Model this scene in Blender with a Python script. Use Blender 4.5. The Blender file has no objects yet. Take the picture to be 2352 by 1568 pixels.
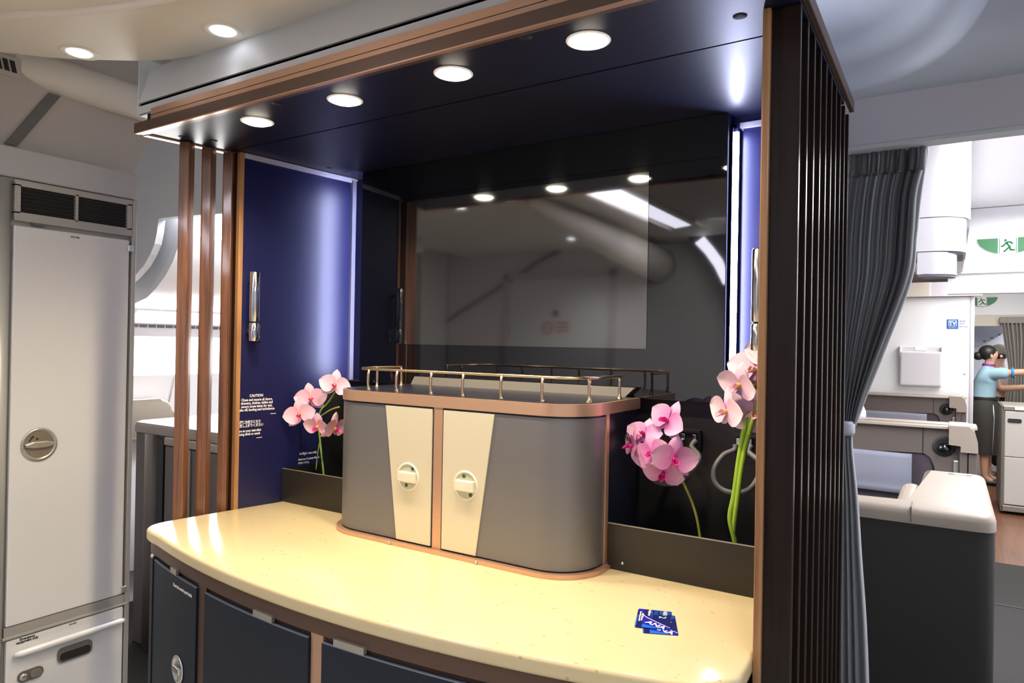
import bpy, bmesh, math, random
from mathutils import Vector, Matrix
random.seed(7)
S = bpy.context.scene
COL = S.collection
# ------------------------------------------------------------------ camera
cd = bpy.data.cameras.new('camera'); cam = bpy.data.objects.new('camera', cd); COL.objects.link(cam)
cd.sensor_width = 36.0; cd.lens = 36.0 * 1584.94 / 2352.0; cd.clip_start = 0.02; cd.clip_end = 60
def _camrot(yaw, pitch, roll):
    fw = Vector((-math.sin(yaw)*math.cos(pitch), math.cos(yaw)*math.cos(pitch), math.sin(pitch)))
    r = Vector((math.cos(yaw), math.sin(yaw), 0)); u = r.cross(fw)
    R = math.cos(roll)*r + math.sin(roll)*u; U = -math.sin(roll)*r + math.cos(roll)*u
    return Matrix((R, U, -fw)).transposed().to_4x4()
cam.matrix_world = Matrix.Translation((1.9293, -1.5783, 1.55)) @ _camrot(math.radians(32.4155), math.radians(0.2566), math.radians(1.0222))
S.camera = cam
# ------------------------------------------------------------------ world, exposure
w = bpy.data.worlds.new('world'); S.world = w; w.use_nodes = True
w.node_tree.nodes['Background'].inputs[0].default_value = (0.55, 0.6, 0.7, 1)
w.node_tree.nodes['Background'].inputs[1].default_value = 0.012
S.view_settings.view_transform = 'Standard'; S.view_settings.look = 'None'
S.view_settings.exposure = 0.35; S.view_settings.gamma = 1.0; S.view_settings.use_curve_mapping = False
S.cycles.max_bounces = 8; S.cycles.diffuse_bounces = 4; S.cycles.glossy_bounces = 5
S.cycles.sample_clamp_indirect = 6.0
S.cycles.caustics_reflective = False; S.cycles.caustics_refractive = False
# ------------------------------------------------------------------ big lamps of the cabins, added fill lights of the entry
def area(name, loc, rot, sx, sy, power, col, spread=180):
    l = bpy.data.lights.new(name, 'AREA'); l.shape = 'RECTANGLE'; l.size = sx; l.size_y = sy
    l.energy = power; l.color = col; l.spread = math.radians(spread)
    o = bpy.data.objects.new(name, l); COL.objects.link(o); o.location = loc; o.rotation_euler = rot
    return o
PI = math.pi
area('cabin_ceiling_lamp', (2.65, 2.55, 2.56), (0, 0, 0), 1.1, 3.2, 100, (0.97, 0.97, 1.0))
area('aisle_ceiling_lamp', (2.6, 6.5, 2.5), (0, 0, 0), 1.0, 2.6, 70, (1.0, 0.98, 0.95))
area('rear_aisle_ceiling_lamp', (2.7, 10.8, 2.4), (0, 0, 0), 1.4, 2.4, 110, (0.9, 0.95, 1.0))
area('left_cabin_ceiling_lamp', (-1.0, 1.65, 2.5), (0, 0, 0), 0.9, 2.4, 110, (0.98, 0.98, 1.0))
area('left_window_lamp', (-2.02, 1.05, 1.47), (0, math.radians(-90), 0), 0.30, 1.3, 30, (1.0, 0.99, 0.97))
area('entry_fill_light', (0.95, -2.2, 2.30), (math.radians(-38), 0, 0), 0.6, 0.8, 24, (1.0, 0.95, 0.88))  # unseen fill without a fixture, tilted back to brighten the rear wall
area('door_fill_light', (2.6, -1.6, 2.28), (0, 0, 0), 0.7, 1.6, 16, (0.86, 0.92, 1.0))  # added fill without a fixture, lifts the door side of the entry
# ------------------------------------------------------------------ materials
MATS = {}
def mat(name, col, rough=0.5, metal=0.0, spec=0.5, emit=None, es=0.0, coat=0.0, ior=None, bump=None, noise=None):
    m = bpy.data.materials.new(name); m.use_nodes = True
    nt = m.node_tree; b = nt.nodes['Principled BSDF']
    b.inputs['Base Color'].default_value = (*col, 1); b.inputs['Roughness'].default_value = rough
    b.inputs['Metallic'].default_value = metal; b.inputs['Specular IOR Level'].default_value = spec
    b.inputs['Coat Weight'].default_value = coat; b.inputs['Coat Roughness'].default_value = 0.08
    if ior: b.inputs['IOR'].default_value = ior
    if emit: b.inputs['Emission Color'].default_value = (*emit, 1); b.inputs['Emission Strength'].default_value = es
    if noise:   # (scale, amount) slight tone variation of the surface itself
        tc = nt.nodes.new('ShaderNodeTexCoord'); n = nt.nodes.new('ShaderNodeTexNoise'); n.inputs['Scale'].default_value = noise[0]; n.inputs['Detail'].default_value = 4
        mx = nt.nodes.new('ShaderNodeMix'); mx.data_type = 'RGBA'
        nt.links.new(tc.outputs['Object'], n.inputs['Vector']); nt.links.new(n.outputs['Fac'], mx.inputs['Factor'])
        a = noise[1]
        mx.inputs['A'].default_value = (*[max(0, c*(1-a)) for c in col], 1); mx.inputs['B'].default_value = (*[min(1, c*(1+a)) for c in col], 1)
        nt.links.new(mx.outputs['Result'], b.inputs['Base Color'])
    if bump:    # (scale, strength)
        tc = nt.nodes.new('ShaderNodeTexCoord'); n = nt.nodes.new('ShaderNodeTexNoise'); n.inputs['Scale'].default_value = bump[0]; n.inputs['Detail'].default_value = 3
        bp = nt.nodes.new('ShaderNodeBump'); bp.inputs['Strength'].default_value = bump[1]; bp.inputs['Distance'].default_value = 0.002
        nt.links.new(tc.outputs['Object'], n.inputs['Vector']); nt.links.new(n.outputs['Fac'], bp.inputs['Height']); nt.links.new(bp.outputs['Normal'], b.inputs['Normal'])
    MATS[name] = m
    return m
def wood(name, c1, c2, rough=0.35, axis_scale=(28, 28, 0.9)):
    m = mat(name, c1, rough, coat=0.25); nt = m.node_tree; b = nt.nodes['Principled BSDF']
    tc = nt.nodes.new('ShaderNodeTexCoord'); mp = nt.nodes.new('ShaderNodeMapping'); mp.inputs['Scale'].default_value = axis_scale
    n1 = nt.nodes.new('ShaderNodeTexNoise'); n1.inputs['Scale'].default_value = 3.0; n1.inputs['Detail'].default_value = 6; n1.inputs['Distortion'].default_value = 0.6
    n2 = nt.nodes.new('ShaderNodeTexNoise'); n2.inputs['Scale'].default_value = 14.0; n2.inputs['Detail'].default_value = 3
    ad = nt.nodes.new('ShaderNodeMath'); ad.operation = 'MULTIPLY_ADD'; ad.inputs[1].default_value = 0.35
    cr = nt.nodes.new('ShaderNodeValToRGB'); cr.color_ramp.elements[0].position = 0.42; cr.color_ramp.elements[1].position = 0.88
    cr.color_ramp.elements[0].color = (*c2, 1); cr.color_ramp.elements[1].color = (*c1, 1)
    nt.links.new(tc.outputs['Object'], mp.inputs['Vector']); nt.links.new(mp.outputs['Vector'], n1.inputs['Vector']); nt.links.new(mp.outputs['Vector'], n2.inputs['Vector'])
    nt.links.new(n2.outputs['Fac'], ad.inputs[0]); nt.links.new(n1.outputs['Fac'], ad.inputs[2]); nt.links.new(ad.outputs[0], cr.inputs['Fac'])
    nt.links.new(cr.outputs['Color'], b.inputs['Base Color'])
    return m
mat('cream_ceiling', (0.82, 0.77, 0.68), 0.55, noise=(2, 0.04))
mat('cove_taupe', (0.56, 0.51, 0.46), 0.6)
mat('beam_cream', (0.85, 0.80, 0.71), 0.45)
mat('fascia_grey', (0.64, 0.67, 0.70), 0.5)
mat('groove_grey', (0.22, 0.22, 0.24), 0.6)
mat('blue_grey_ceiling', (0.50, 0.55, 0.63), 0.5)
mat('header_grey', (0.60, 0.58, 0.63), 0.5)
mat('cabin_white', (0.82, 0.82, 0.84), 0.45)
mat('cabin_grey', (0.74, 0.75, 0.78), 0.5)
mat('bin_lilac', (0.62, 0.60, 0.64), 0.4)
mat('bin_dark_line', (0.10, 0.10, 0.12), 0.5)
mat('beige_header', (0.66, 0.60, 0.52), 0.5)
mat('wall_rear', (0.74, 0.72, 0.74), 0.5)
mat('closet_door', (0.78, 0.78, 0.77), 0.35, metal=0.08, noise=(1.5, 0.03))
mat('closet_frame', (0.47, 0.46, 0.42), 0.4, metal=0.35)
mat('closet_header', (0.50, 0.50, 0.50), 0.5)
mat('closet_dark', (0.16, 0.15, 0.13), 0.45, metal=0.2)
mat('vent_black', (0.012, 0.012, 0.012), 0.6)
mat('louvre', (0.035, 0.034, 0.030), 0.5)
mat('latch_silver', (0.52, 0.50, 0.44), 0.3, metal=0.7)
mat('latch_brown', (0.30, 0.26, 0.21), 0.35, metal=0.5)
mat('bright_silver', (0.75, 0.75, 0.73), 0.25, metal=0.8)
mat('chrome', (0.70, 0.71, 0.74), 0.16, metal=1.0)
mat('dark_rubber', (0.02, 0.02, 0.02), 0.6)
mat('carpet_grey', (0.030, 0.027, 0.026), 0.95, bump=(500, 0.6), noise=(300, 0.35))
mat('entry_bounce_floor', (0.44, 0.41, 0.37), 0.5, noise=(20, 0.1))
mat('sticker_blue', (0.02, 0.12, 0.42), 0.4)
mat('green_sign', (0.0, 0.15, 0.035), 0.4)
mat('white_print', (0.85, 0.85, 0.85), 0.5)
mat('black_print', (0.02, 0.02, 0.02), 0.5)
mat('grey_print', (0.10, 0.12, 0.28), 0.5)
mat('red_print', (0.50, 0.10, 0.08), 0.5)
mat('navy_panel', (0.0045, 0.006, 0.060), 0.42, spec=0.6)
mat('soffit_navy', (0.0065, 0.007, 0.024), 0.42, spec=0.4)
mat('soffit_groove', (0.003, 0.003, 0.006), 0.7)
mat('black_matt', (0.009, 0.009, 0.009), 0.38)
mat('black_glass', (0.003, 0.0035, 0.006), 0.03, ior=1.75)
mat('slab_side', (0.004, 0.0042, 0.022), 0.7, spec=0.15)
mat('screen_glass', (0.014, 0.014, 0.016), 0.05, ior=2.7)
mat('trim_lilac', (0.16, 0.16, 0.22), 0.45)
mat('trim_white', (0.45, 0.45, 0.55), 0.4)
mat('bronze', (0.66, 0.41, 0.28), 0.32, metal=0.6)
mat('bronze_dark', (0.15, 0.095, 0.07), 0.38, metal=0.5)
mat('rail_gold', (0.78, 0.58, 0.36), 0.22, metal=1.0)
mat('minibar_grey', (0.215, 0.21, 0.22), 0.42, metal=0.55, bump=(900, 0.15))
mat('minibar_cream', (0.72, 0.67, 0.52), 0.38, metal=0.25)
mat('latch_cream', (0.78, 0.74, 0.60), 0.35)
mat('latch_pit', (0.50, 0.50, 0.38), 0.4)
mat('dot_green', (0.005, 0.10, 0.025), 0.4)
mat('tray_navy', (0.02, 0.022, 0.04), 0.30)
mat('wedge_grey', (0.36, 0.34, 0.31), 0.35, metal=0.4)
mat('door_navy', (0.011, 0.018, 0.031), 0.5, spec=0.35, bump=(1200, 0.2))
mat('door_highlight', (0.30, 0.34, 0.42), 0.3, metal=0.5)
mat('planter_dark', (0.030, 0.026, 0.022), 0.35, metal=0.3)
mat('loop_grey', (0.13, 0.125, 0.13), 0.45)
mat('card_navy', (0.004, 0.008, 0.12), 0.35)
mat('card_royal', (0.012, 0.012, 0.42), 0.35)
mat('card_sky', (0.01, 0.16, 0.70), 0.35)
mat('stem_green', (0.30, 0.48, 0.04), 0.5)
mat('stem_olive', (0.34, 0.33, 0.05), 0.5)
mat('stem_pale', (0.68, 0.62, 0.30), 0.5)
mat('lip_magenta', (0.62, 0.02, 0.24), 0.45)
mat('lip_yellow', (0.75, 0.42, 0.10), 0.45)
mat('lip_pale', (0.80, 0.50, 0.62), 0.45)
mat('seat_dark', (0.020, 0.018, 0.017), 0.6)
mat('seat_beige', (0.34, 0.285, 0.235), 0.38)
mat('seat_taupe', (0.13, 0.105, 0.095), 0.55)
mat('seat_purple', (0.07, 0.055, 0.07), 0.85, bump=(400, 0.4))
mat('cloth_blue', (0.24, 0.25, 0.31), 0.8)
mat('far_blue', (0.50, 0.54, 0.66), 0.7)
mat('pillow_blue', (0.62, 0.70, 0.86), 0.8)
mat('curtain_grey', (0.22, 0.22, 0.23), 0.75, bump=(350, 0.25))
def translucent(name, amt):
    m = MATS[name]; nt = m.node_tree; b = nt.nodes['Principled BSDF']; out = nt.nodes['Material Output']
    tr = nt.nodes.new('ShaderNodeBsdfTranslucent'); tr.inputs['Color'].default_value = (0.6, 0.62, 0.66, 1); mx = nt.nodes.new('ShaderNodeMixShader'); mx.inputs[0].default_value = amt
    nt.links.new(b.outputs[0], mx.inputs[1]); nt.links.new(tr.outputs[0], mx.inputs[2]); nt.links.new(mx.outputs[0], out.inputs['Surface'])
translucent('curtain_grey', 0.38)
mat('curtain_pale', (0.44, 0.45, 0.47), 0.75, bump=(350, 0.2))  # paler grey for the lower drape and the right edge strip
translucent('curtain_pale', 0.3)
mat('curtain_taupe', (0.30, 0.275, 0.25), 0.8)
mat('skin', (0.62, 0.36, 0.24), 0.5)
mat('hair_black', (0.015, 0.012, 0.012), 0.45)
mat('blouse_blue', (0.33, 0.52, 0.62), 0.75)
mat('cuff_blue', (0.03, 0.25, 0.60), 0.6)
mat('skirt_dark', (0.035, 0.033, 0.028), 0.8)
mat('scarf_purple', (0.22, 0.03, 0.25), 0.6)
mat('cap_khaki', (0.40, 0.36, 0.29), 0.8)
mat('shirt_pattern', (0.45, 0.32, 0.30), 0.8, noise=(40, 0.8))
mat('trousers_black', (0.012, 0.012, 0.014), 0.8)
mat('shoe_white', (0.75, 0.74, 0.70), 0.6)
mat('cart_grey', (0.60, 0.58, 0.54), 0.4, metal=0.1)
mat('cart_frame', (0.30, 0.28, 0.24), 0.4, metal=0.5)
mat('lamp_lens_warm', (1, 1, 1), 0.4, emit=(1.0, 0.90, 0.74), es=26)
mat('lamp_lens_cool', (1, 1, 1), 0.4, emit=(0.93, 0.94, 1.0), es=5)
mat('led_strip', (1, 1, 1), 0.4, emit=(0.66, 0.70, 1.0), es=80)
mat('cove_light', (1, 1, 1), 0.4, emit=(0.86, 0.84, 1.0), es=9)
mat('window_glow', (1, 1, 1), 0.4, emit=(1.0, 0.99, 0.96), es=2.2)
mat('button_glow', (1, 1, 1), 0.4, emit=(0.8, 0.8, 1.0), es=2.0)
wood('walnut', (0.23, 0.092, 0.038), (0.055, 0.020, 0.010)); _b = MATS['walnut'].node_tree.nodes['Principled BSDF']; _b.inputs['Coat Weight'].default_value = 0.55; _b.inputs['Coat IOR'].default_value = 1.7
wood('walnut_shaded', (0.026, 0.014, 0.010), (0.007, 0.004, 0.003), rough=0.28); MATS['walnut_shaded'].node_tree.nodes['Principled BSDF'].inputs['Coat Weight'].default_value = 0.1; MATS['walnut_shaded'].node_tree.nodes['Principled BSDF'].inputs['Specular IOR Level'].default_value = 0.35  # darker walnut copy, shade of the slat fronts put into its colour
wood('trim_wood', (0.50, 0.27, 0.12), (0.27, 0.125, 0.055), rough=0.32)
wood('floor_wood', (0.19, 0.072, 0.03), (0.11, 0.04, 0.017), rough=0.5, axis_scale=(9, 0.7, 9))
# worktop stone: cream with small brown flecks
def stone():
    m = mat('worktop_stone', (0.82, 0.70, 0.44), 0.16, spec=0.5); nt = m.node_tree; b = nt.nodes['Principled BSDF']
    tc = nt.nodes.new('ShaderNodeTexCoord'); mp = nt.nodes.new('ShaderNodeMapping'); mp.inputs['Scale'].default_value = (1, 1.9, 1); mp.inputs['Rotation'].default_value = (0, 0, 0.6)
    v = nt.nodes.new('ShaderNodeTexVoronoi'); v.inputs['Scale'].default_value = 60; v.inputs['Randomness'].default_value = 1.0
    n = nt.nodes.new('ShaderNodeTexNoise'); n.inputs['Scale'].default_value = 30; n.inputs['Detail'].default_value = 3
    sub = nt.nodes.new('ShaderNodeMath'); sub.operation = 'MULTIPLY_ADD'; sub.inputs[1].default_value = -0.5
    cr = nt.nodes.new('ShaderNodeValToRGB'); cr.color_ramp.elements[0].position = 0.0; cr.color_ramp.elements[1].position = 0.018
    sepx = nt.nodes.new('ShaderNodeSeparateColor'); gt = nt.nodes.new('ShaderNodeMath'); gt.operation = 'GREATER_THAN'; gt.inputs[1].default_value = 0.94
    inv = nt.nodes.new('ShaderNodeMath'); inv.operation = 'SUBTRACT'; inv.inputs[0].default_value = 1.0
    fac = nt.nodes.new('ShaderNodeMath'); fac.operation = 'MULTIPLY'
    mx = nt.nodes.new('ShaderNodeMix'); mx.data_type = 'RGBA'; mx.inputs['B'].default_value = (0.62, 0.46, 0.21, 1)
    n2 = nt.nodes.new('ShaderNodeTexNoise'); n2.inputs['Scale'].default_value = 6; n2.inputs['Detail'].default_value = 5
    mb = nt.nodes.new('ShaderNodeMix'); mb.data_type = 'RGBA'; mb.inputs['A'].default_value = (0.78, 0.62, 0.34, 1); mb.inputs['B'].default_value = (0.82, 0.69, 0.42, 1)
    L = nt.links.new
    L(tc.outputs['Object'], mp.inputs['Vector']); L(mp.outputs['Vector'], v.inputs['Vector']); L(tc.outputs['Object'], n.inputs['Vector']); L(tc.outputs['Object'], n2.inputs['Vector'])
    L(n.outputs['Fac'], sub.inputs[0]); L(v.outputs['Distance'], sub.inputs[2])
    L(sub.outputs[0], cr.inputs['Fac']); L(v.outputs['Color'], sepx.inputs['Color']); L(sepx.outputs['Red'], gt.inputs[0])
    L(cr.outputs['Color'], inv.inputs[1]); L(inv.outputs[0], fac.inputs[0]); L(gt.outputs[0], fac.inputs[1]); L(fac.outputs[0], mx.inputs['Factor'])
    L(n2.outputs['Fac'], mb.inputs['Factor']); L(mb.outputs['Result'], mx.inputs['A']); L(mx.outputs['Result'], b.inputs['Base Color'])
stone()
# petals: colour runs from throat to rim with fine veins along the petal (uv)
def petal_mat(name, base, rim, vein, vstr):
    m = mat(name, base, 0.5); nt = m.node_tree; b = nt.nodes['Principled BSDF']; L = nt.links.new
    b.inputs['Subsurface Weight'].default_value = 0.0
    uv = nt.nodes.new('ShaderNodeUVMap'); sp = nt.nodes.new('ShaderNodeSeparateXYZ'); L(uv.outputs['UV'], sp.inputs[0])
    cr = nt.nodes.new('ShaderNodeValToRGB'); cr.color_ramp.elements[0].color = (*base, 1); cr.color_ramp.elements[1].color = (*rim, 1); cr.color_ramp.elements[0].position = 0.05; cr.color_ramp.elements[1].position = 0.75
    L(sp.outputs['X'], cr.inputs['Fac'])
    wv = nt.nodes.new('ShaderNodeTexWave'); wv.bands_direction = 'Y'; wv.inputs['Scale'].default_value = 3.2; wv.inputs['Distortion'].default_value = 1.2; wv.inputs['Detail'].default_value = 2
    mp = nt.nodes.new('ShaderNodeMapping'); mp.inputs['Scale'].default_value = (0.35, 1, 1); L(uv.outputs['UV'], mp.inputs['Vector']); L(mp.outputs['Vector'], wv.inputs['Vector'])
    pw = nt.nodes.new('ShaderNodeMath'); pw.operation = 'POWER'; pw.inputs[1].default_value = 3.0; L(wv.outputs['Fac'], pw.inputs[0])
    ml = nt.nodes.new('ShaderNodeMath'); ml.operation = 'MULTIPLY'; ml.inputs[1].default_value = vstr; L(pw.outputs[0], ml.inputs[0])
    mx = nt.nodes.new('ShaderNodeMix'); mx.data_type = 'RGBA'; mx.inputs['B'].default_value = (*vein, 1); L(ml.outputs[0], mx.inputs['Factor']); L(cr.outputs['Color'], mx.inputs['A'])
    L(mx.outputs['Result'], b.inputs['Base Color'])
petal_mat('petal_pink', (0.86, 0.42, 0.56), (0.88, 0.60, 0.74), (0.80, 0.34, 0.56), 0.30)
mat('halo_ring_glow', (0.8, 0.8, 0.8), 0.5, emit=(1.0, 0.84, 0.62), es=0.22)  # faint emission in the ring imitates a glow halo around the lens
petal_mat('petal_orchid', (0.72, 0.20, 0.54), (0.85, 0.55, 0.78), (0.48, 0.03, 0.34), 0.85)
petal_mat('petal_lilac', (0.82, 0.50, 0.72), (0.88, 0.72, 0.84), (0.78, 0.48, 0.74), 0.25)
# ------------------------------------------------------------------ geometry helpers
def V(*a): return Vector(a)
def box(bm, x0, x1, y0, y1, z0, z1, bev=0.0, seg=2):
    vs = [bm.verts.new((x, y, z)) for x in (x0, x1) for y in (y0, y1) for z in (z0, z1)]
    fs = [(0,1,3,2),(4,6,7,5),(0,4,5,1),(2,3,7,6),(0,2,6,4),(1,5,7,3)]
    nf = [bm.faces.new([vs[i] for i in f]) for f in fs]
    if bev:
        es = set(e for f in nf for e in f.edges)
        bmesh.ops.bevel(bm, geom=list(es), offset=bev, segments=seg, profile=0.5, affect='EDGES')
    return bm
def prism(bm, pts, a0, a1, axis='z', bev=0.0, seg=3):
    """polygon pts extruded along axis; pts are the two other coordinates in xyz order"""
    def mk(p, a):
        if axis == 'z': return (p[0], p[1], a)
        if axis == 'y': return (p[0], a, p[1])
        return (a, p[0], p[1])
    lo = [bm.verts.new(mk(p, a0)) for p in pts]; hi = [bm.verts.new(mk(p, a1)) for p in pts]
    n = len(pts); f0 = bm.faces.new(lo[::-1]); f1 = bm.faces.new(hi)
    for i in range(n): bm.faces.new((lo[i], lo[(i+1)%n], hi[(i+1)%n], hi[i]))
    if bev:
        es = list(f0.edges)*(bev > 0 and seg < 0) + list(f1.edges)
        bmesh.ops.bevel(bm, geom=list(set(es)), offset=bev, segments=abs(seg), profile=0.5, affect='EDGES')
    bmesh.ops.recalc_face_normals(bm, faces=bm.faces)
    return bm
def tube(bm, pts, r, n=10, caps=True, closed=False):
    pts = [Vector(p) for p in pts]; rings = []
    rr = r if isinstance(r, (list, tuple)) else [r]*len(pts)
    prev = None; N = len(pts)
    for i, p in enumerate(pts):
        if closed: t = pts[(i+1)%N] - pts[i-1]
        else: t = (pts[min(i+1, N-1)] - pts[max(i-1, 0)])
        t.normalize()
        if prev is None:
            a = Vector((0,0,1)) if abs(t.z) < 0.9 else Vector((1,0,0)); u = t.cross(a).normalized()
        else:
            u = (prev - t*prev.dot(t)).normalized()
        prev = u; v = t.cross(u)
        rings.append([bm.verts.new(p + rr[i]*(math.cos(2*PI*k/n)*u + math.sin(2*PI*k/n)*v)) for k in range(n)])
    for i in range(N if closed else N-1):
        A = rings[i]; B = rings[(i+1)%N]
        for k in range(n):
            f = bm.faces.new((A[k], A[(k+1)%n], B[(k+1)%n], B[k])); f.smooth = True
    if caps and not closed: bm.faces.new(rings[0][::-1]); bm.faces.new(rings[-1])
    return bm
def lathe(bm, prof, c, axis=(0,0,1), n=28, cap=True):
    """prof: (radius, height) pairs along axis from c"""
    c = Vector(c); ax = Vector(axis).normalized()
    a = Vector((0,0,1)) if abs(ax.z) < 0.9 else Vector((1,0,0)); u = ax.cross(a).normalized(); v = ax.cross(u)
    rings = [[bm.verts.new(c + ax*h + r*(math.cos(2*PI*k/n)*u + math.sin(2*PI*k/n)*v)) for k in range(n)] for r, h in prof]
    for A, B in zip(rings, rings[1:]):
        for k in range(n):
            f = bm.faces.new((A[k], A[(k+1)%n], B[(k+1)%n], B[k])); f.smooth = True
    if cap: bm.faces.new(rings[0][::-1]); bm.faces.new(rings[-1])
    bmesh.ops.recalc_face_normals(bm, faces=bm.faces)
    return bm
def sphere(bm, c, rx, ry=None, rz=None, u=14, v=10):
    ry = ry or rx; rz = rz or rx
    bmesh.ops.create_uvsphere(bm, u_segments=u, v_segments=v, radius=1.0, matrix=Matrix.Translation(c) @ Matrix.Diagonal((rx, ry, rz, 1)))
    for f in bm.faces: f.smooth = True
    return bm
def loft(bm, rows, closed_rows=False, smooth=True):
    R = [[bm.verts.new(p) for p in r] for r in rows]
    for A, B in zip(R, R[1:]):
        n = len(A)
        for k in range(n if closed_rows else n-1):
            f = bm.faces.new((A[k], A[(k+1)%n], B[(k+1)%n], B[k])); f.smooth = smooth
    return R
def spline(pts, n=8):
    P = [Vector(p) for p in pts]; out = []
    for i in range(len(P)-1):
        p0 = P[max(i-1,0)]; p1 = P[i]; p2 = P[i+1]; p3 = P[min(i+2, len(P)-1)]
        for k in range(n):
            t = k/n
            out.append(0.5*((2*p1) + (p2-p0)*t + (2*p0-5*p1+4*p2-p3)*t*t + (-p0+3*p1-3*p2+p3)*t*t*t))
    out.append(P[-1]); return out
def rrect(x0, x1, y0, y1, r, n=6):
    out = []
    for cx, cy, a in ((x1-r, y0+r, -PI/2), (x1-r, y1-r, 0), (x0+r, y1-r, PI/2), (x0+r, y0+r, PI)):
        for k in range(n+1):
            t = a + PI/2*k/n; out.append((cx + r*math.cos(t), cy + r*math.sin(t)))
    return out
ROOT = {}
def rootloc(o):
    while o is not None:
        if o.name in ROOT: return ROOT[o.name]
        o = o.parent
    return Vector((0,0,0))
def obj(name, bm, m, parent=None, smooth=None, label=None, kind=None):
    me = bpy.data.meshes.new(name)
    if parent is not None: bmesh.ops.translate(bm, verts=bm.verts, vec=-rootloc(parent))
    if smooth is not None:
        for f in bm.faces: f.smooth = True
    bm.normal_update(); bm.to_mesh(me); bm.free()
    if smooth is not None: me.set_sharp_from_angle(angle=math.radians(smooth))
    me.materials.append(MATS[m])
    o = bpy.data.objects.new(name, me); COL.objects.link(o)
    if parent is not None: o.parent = parent
    if label: o['label'] = label
    if kind: o['kind'] = kind
    return o
def tag(o, label, cat, group=None):
    o['label'] = label; o['category'] = cat
    if group: o['group'] = group
    return o
def thing(name, label, cat, loc=(0,0,0), group=None):
    o = bpy.data.objects.new(name, None); COL.objects.link(o); o.location = loc; o.empty_display_size = 0.05
    ROOT[o.name] = Vector(loc); return tag(o, label, cat, group)
def struct(name, bm, m, smooth=None):
    o = obj(name, bm, m, None, smooth); o['kind'] = 'structure'; return o
def sgroup(name, loc):
    o = bpy.data.objects.new(name, None); COL.objects.link(o); o.location = loc; ROOT[o.name] = Vector(loc); o['kind'] = 'structure'; return o
def B(): return bmesh.new()
def text(name, s, size, m, parent, origin, xd, yd, align='LEFT', sx=1.0, bold=0.0, spacing=1.0):
    cu = bpy.data.curves.new('t', 'FONT'); cu.body = s; cu.size = size; cu.align_x = align; cu.extrude = 0.0002; cu.offset = bold; cu.space_line = spacing; cu.resolution_u = 3
    to = bpy.data.objects.new('t', cu); COL.objects.link(to)
    bpy.context.view_layer.update()
    me = bpy.data.meshes.new_from_object(to.evaluated_get(bpy.context.evaluated_depsgraph_get()))
    bpy.data.objects.remove(to); bpy.data.curves.remove(cu)
    xd = Vector(xd).normalized(); yd = Vector(yd).normalized(); zd = xd.cross(yd)
    M = Matrix((xd*sx, yd, zd)).transposed().to_4x4(); M.translation = Vector(origin) - rootloc(parent)
    me.transform(M); me.materials.clear(); me.materials.append(MATS[m]); me.name = name
    o = bpy.data.objects.new(name, me); COL.objects.link(o); o.parent = parent
    return o
# ================================================================== SETTING
g = sgroup('floor', (0, 0, 0))
obj('carpet', box(B(), -2.4, 3.9, -.1, 4.69, -0.06, 0.0), 'carpet_grey', g)
obj('entry_bounce_floor', box(B(), -2.4, 3.9, -3.4, -.1, -0.06, 0.0), 'entry_bounce_floor', g)  # unseen pale floor, added to bounce light up to the ceilings
obj('wood_floor', box(B(), -2.4, 3.9, 4.69, 13.2, -0.06, 0.001), 'floor_wood', g)
obj('carpet_seam', box(B(), 2.0, 3.0, 3.64, 3.655, 0.0, 0.003), 'black_matt', g)
# entry ceiling: cream panel whose back edge is rounded at its left end
edge = spline([(-1.9,-1.75),(-1.0,-1.15),(-.60,-.85),(-.395,-.70),(-.296,-.598),(-.16,-.50),(-.05,-.435),(.06,-.40),(.17,-.382),(.325,-.372),(.7,-.372),(1.2,-.372)], 5)
bm = B(); prism(bm, [(p.x, p.y) for p in [Vector((q[0], q[1], 0)) for q in []]] or [(1.2,-3.2),(1.2,-.372)] + [(p[0], p[1]) for p in reversed(edge[:-1])] + [(-1.9,-3.2)], 2.36, 2.45, 'z')
bm2 = bm
low = [f for f in bm.faces if abs(f.normal.z) > .9 and f.calc_center_median().z < 2.37]
bmesh.ops.bevel(bm, geom=list(low[0].edges), offset=0.02, segments=4, profile=0.5, affect='EDGES')
struct('ceiling_entry', bm, 'cream_ceiling', 40)
bm = B(); tube(bm, [(*p, 2.357) for p in [tuple(q) for q in [(v.x, v.y) for v in spline([Vector((-1.2,-1.15,0)),Vector((-.55,-.93,0)),Vector((-.106,-.811,0)),Vector((.06,-.735,0)),Vector((.20,-.685,0)),Vector((.315,-.655,0)),Vector((.48,-.62,0)),Vector((.75,-.60,0)),Vector((1.19,-.60,0))], 6)]]], 0.013, 8)
struct('trim_1', bm, 'cream_ceiling')
struct('ceiling_upper', box(B(), -2.4, 3.9, -3.4, 13.2, 2.62, 2.70), 'cabin_white')
bm = B(); box(bm, 0.90, 0.93, -.40, -.386, 2.337, 2.362)
bm.free()
# ceiling on the right with an oval recess
def oval(t, a, b, n=3.2):
    c, s = math.cos(t), math.sin(t)
    return (a*math.copysign(abs(c)**(2/n), c), b*math.copysign(abs(s)**(2/n), s))
bm = B(); cx, cy, A_, B_ = 1.55, -0.45, 0.475, 1.09; NN = 72
def rect_pt(t):
    c, s = math.cos(t), math.sin(t); X0, X1, Y0, Y1 = -0.35, 2.15, -2.75, 1.2
    k = min(((X1 if c > 0 else X0)/c) if abs(c) > 1e-6 else 1e9, ((Y1 if s > 0 else Y0)/s) if abs(s) > 1e-6 else 1e9)
    return (cx + k*c, cy + k*s)
ts = [2*PI*k/NN for k in range(NN)]
for cr in (math.atan2(1.2, 2.15), math.atan2(1.2, -.35), math.atan2(-2.75, -.35), math.atan2(-2.75, 2.15)): ts.append(cr % (2*PI))
ts.sort()
rows = [[(*rect_pt(t), 2.30) for t in ts]]
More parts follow.
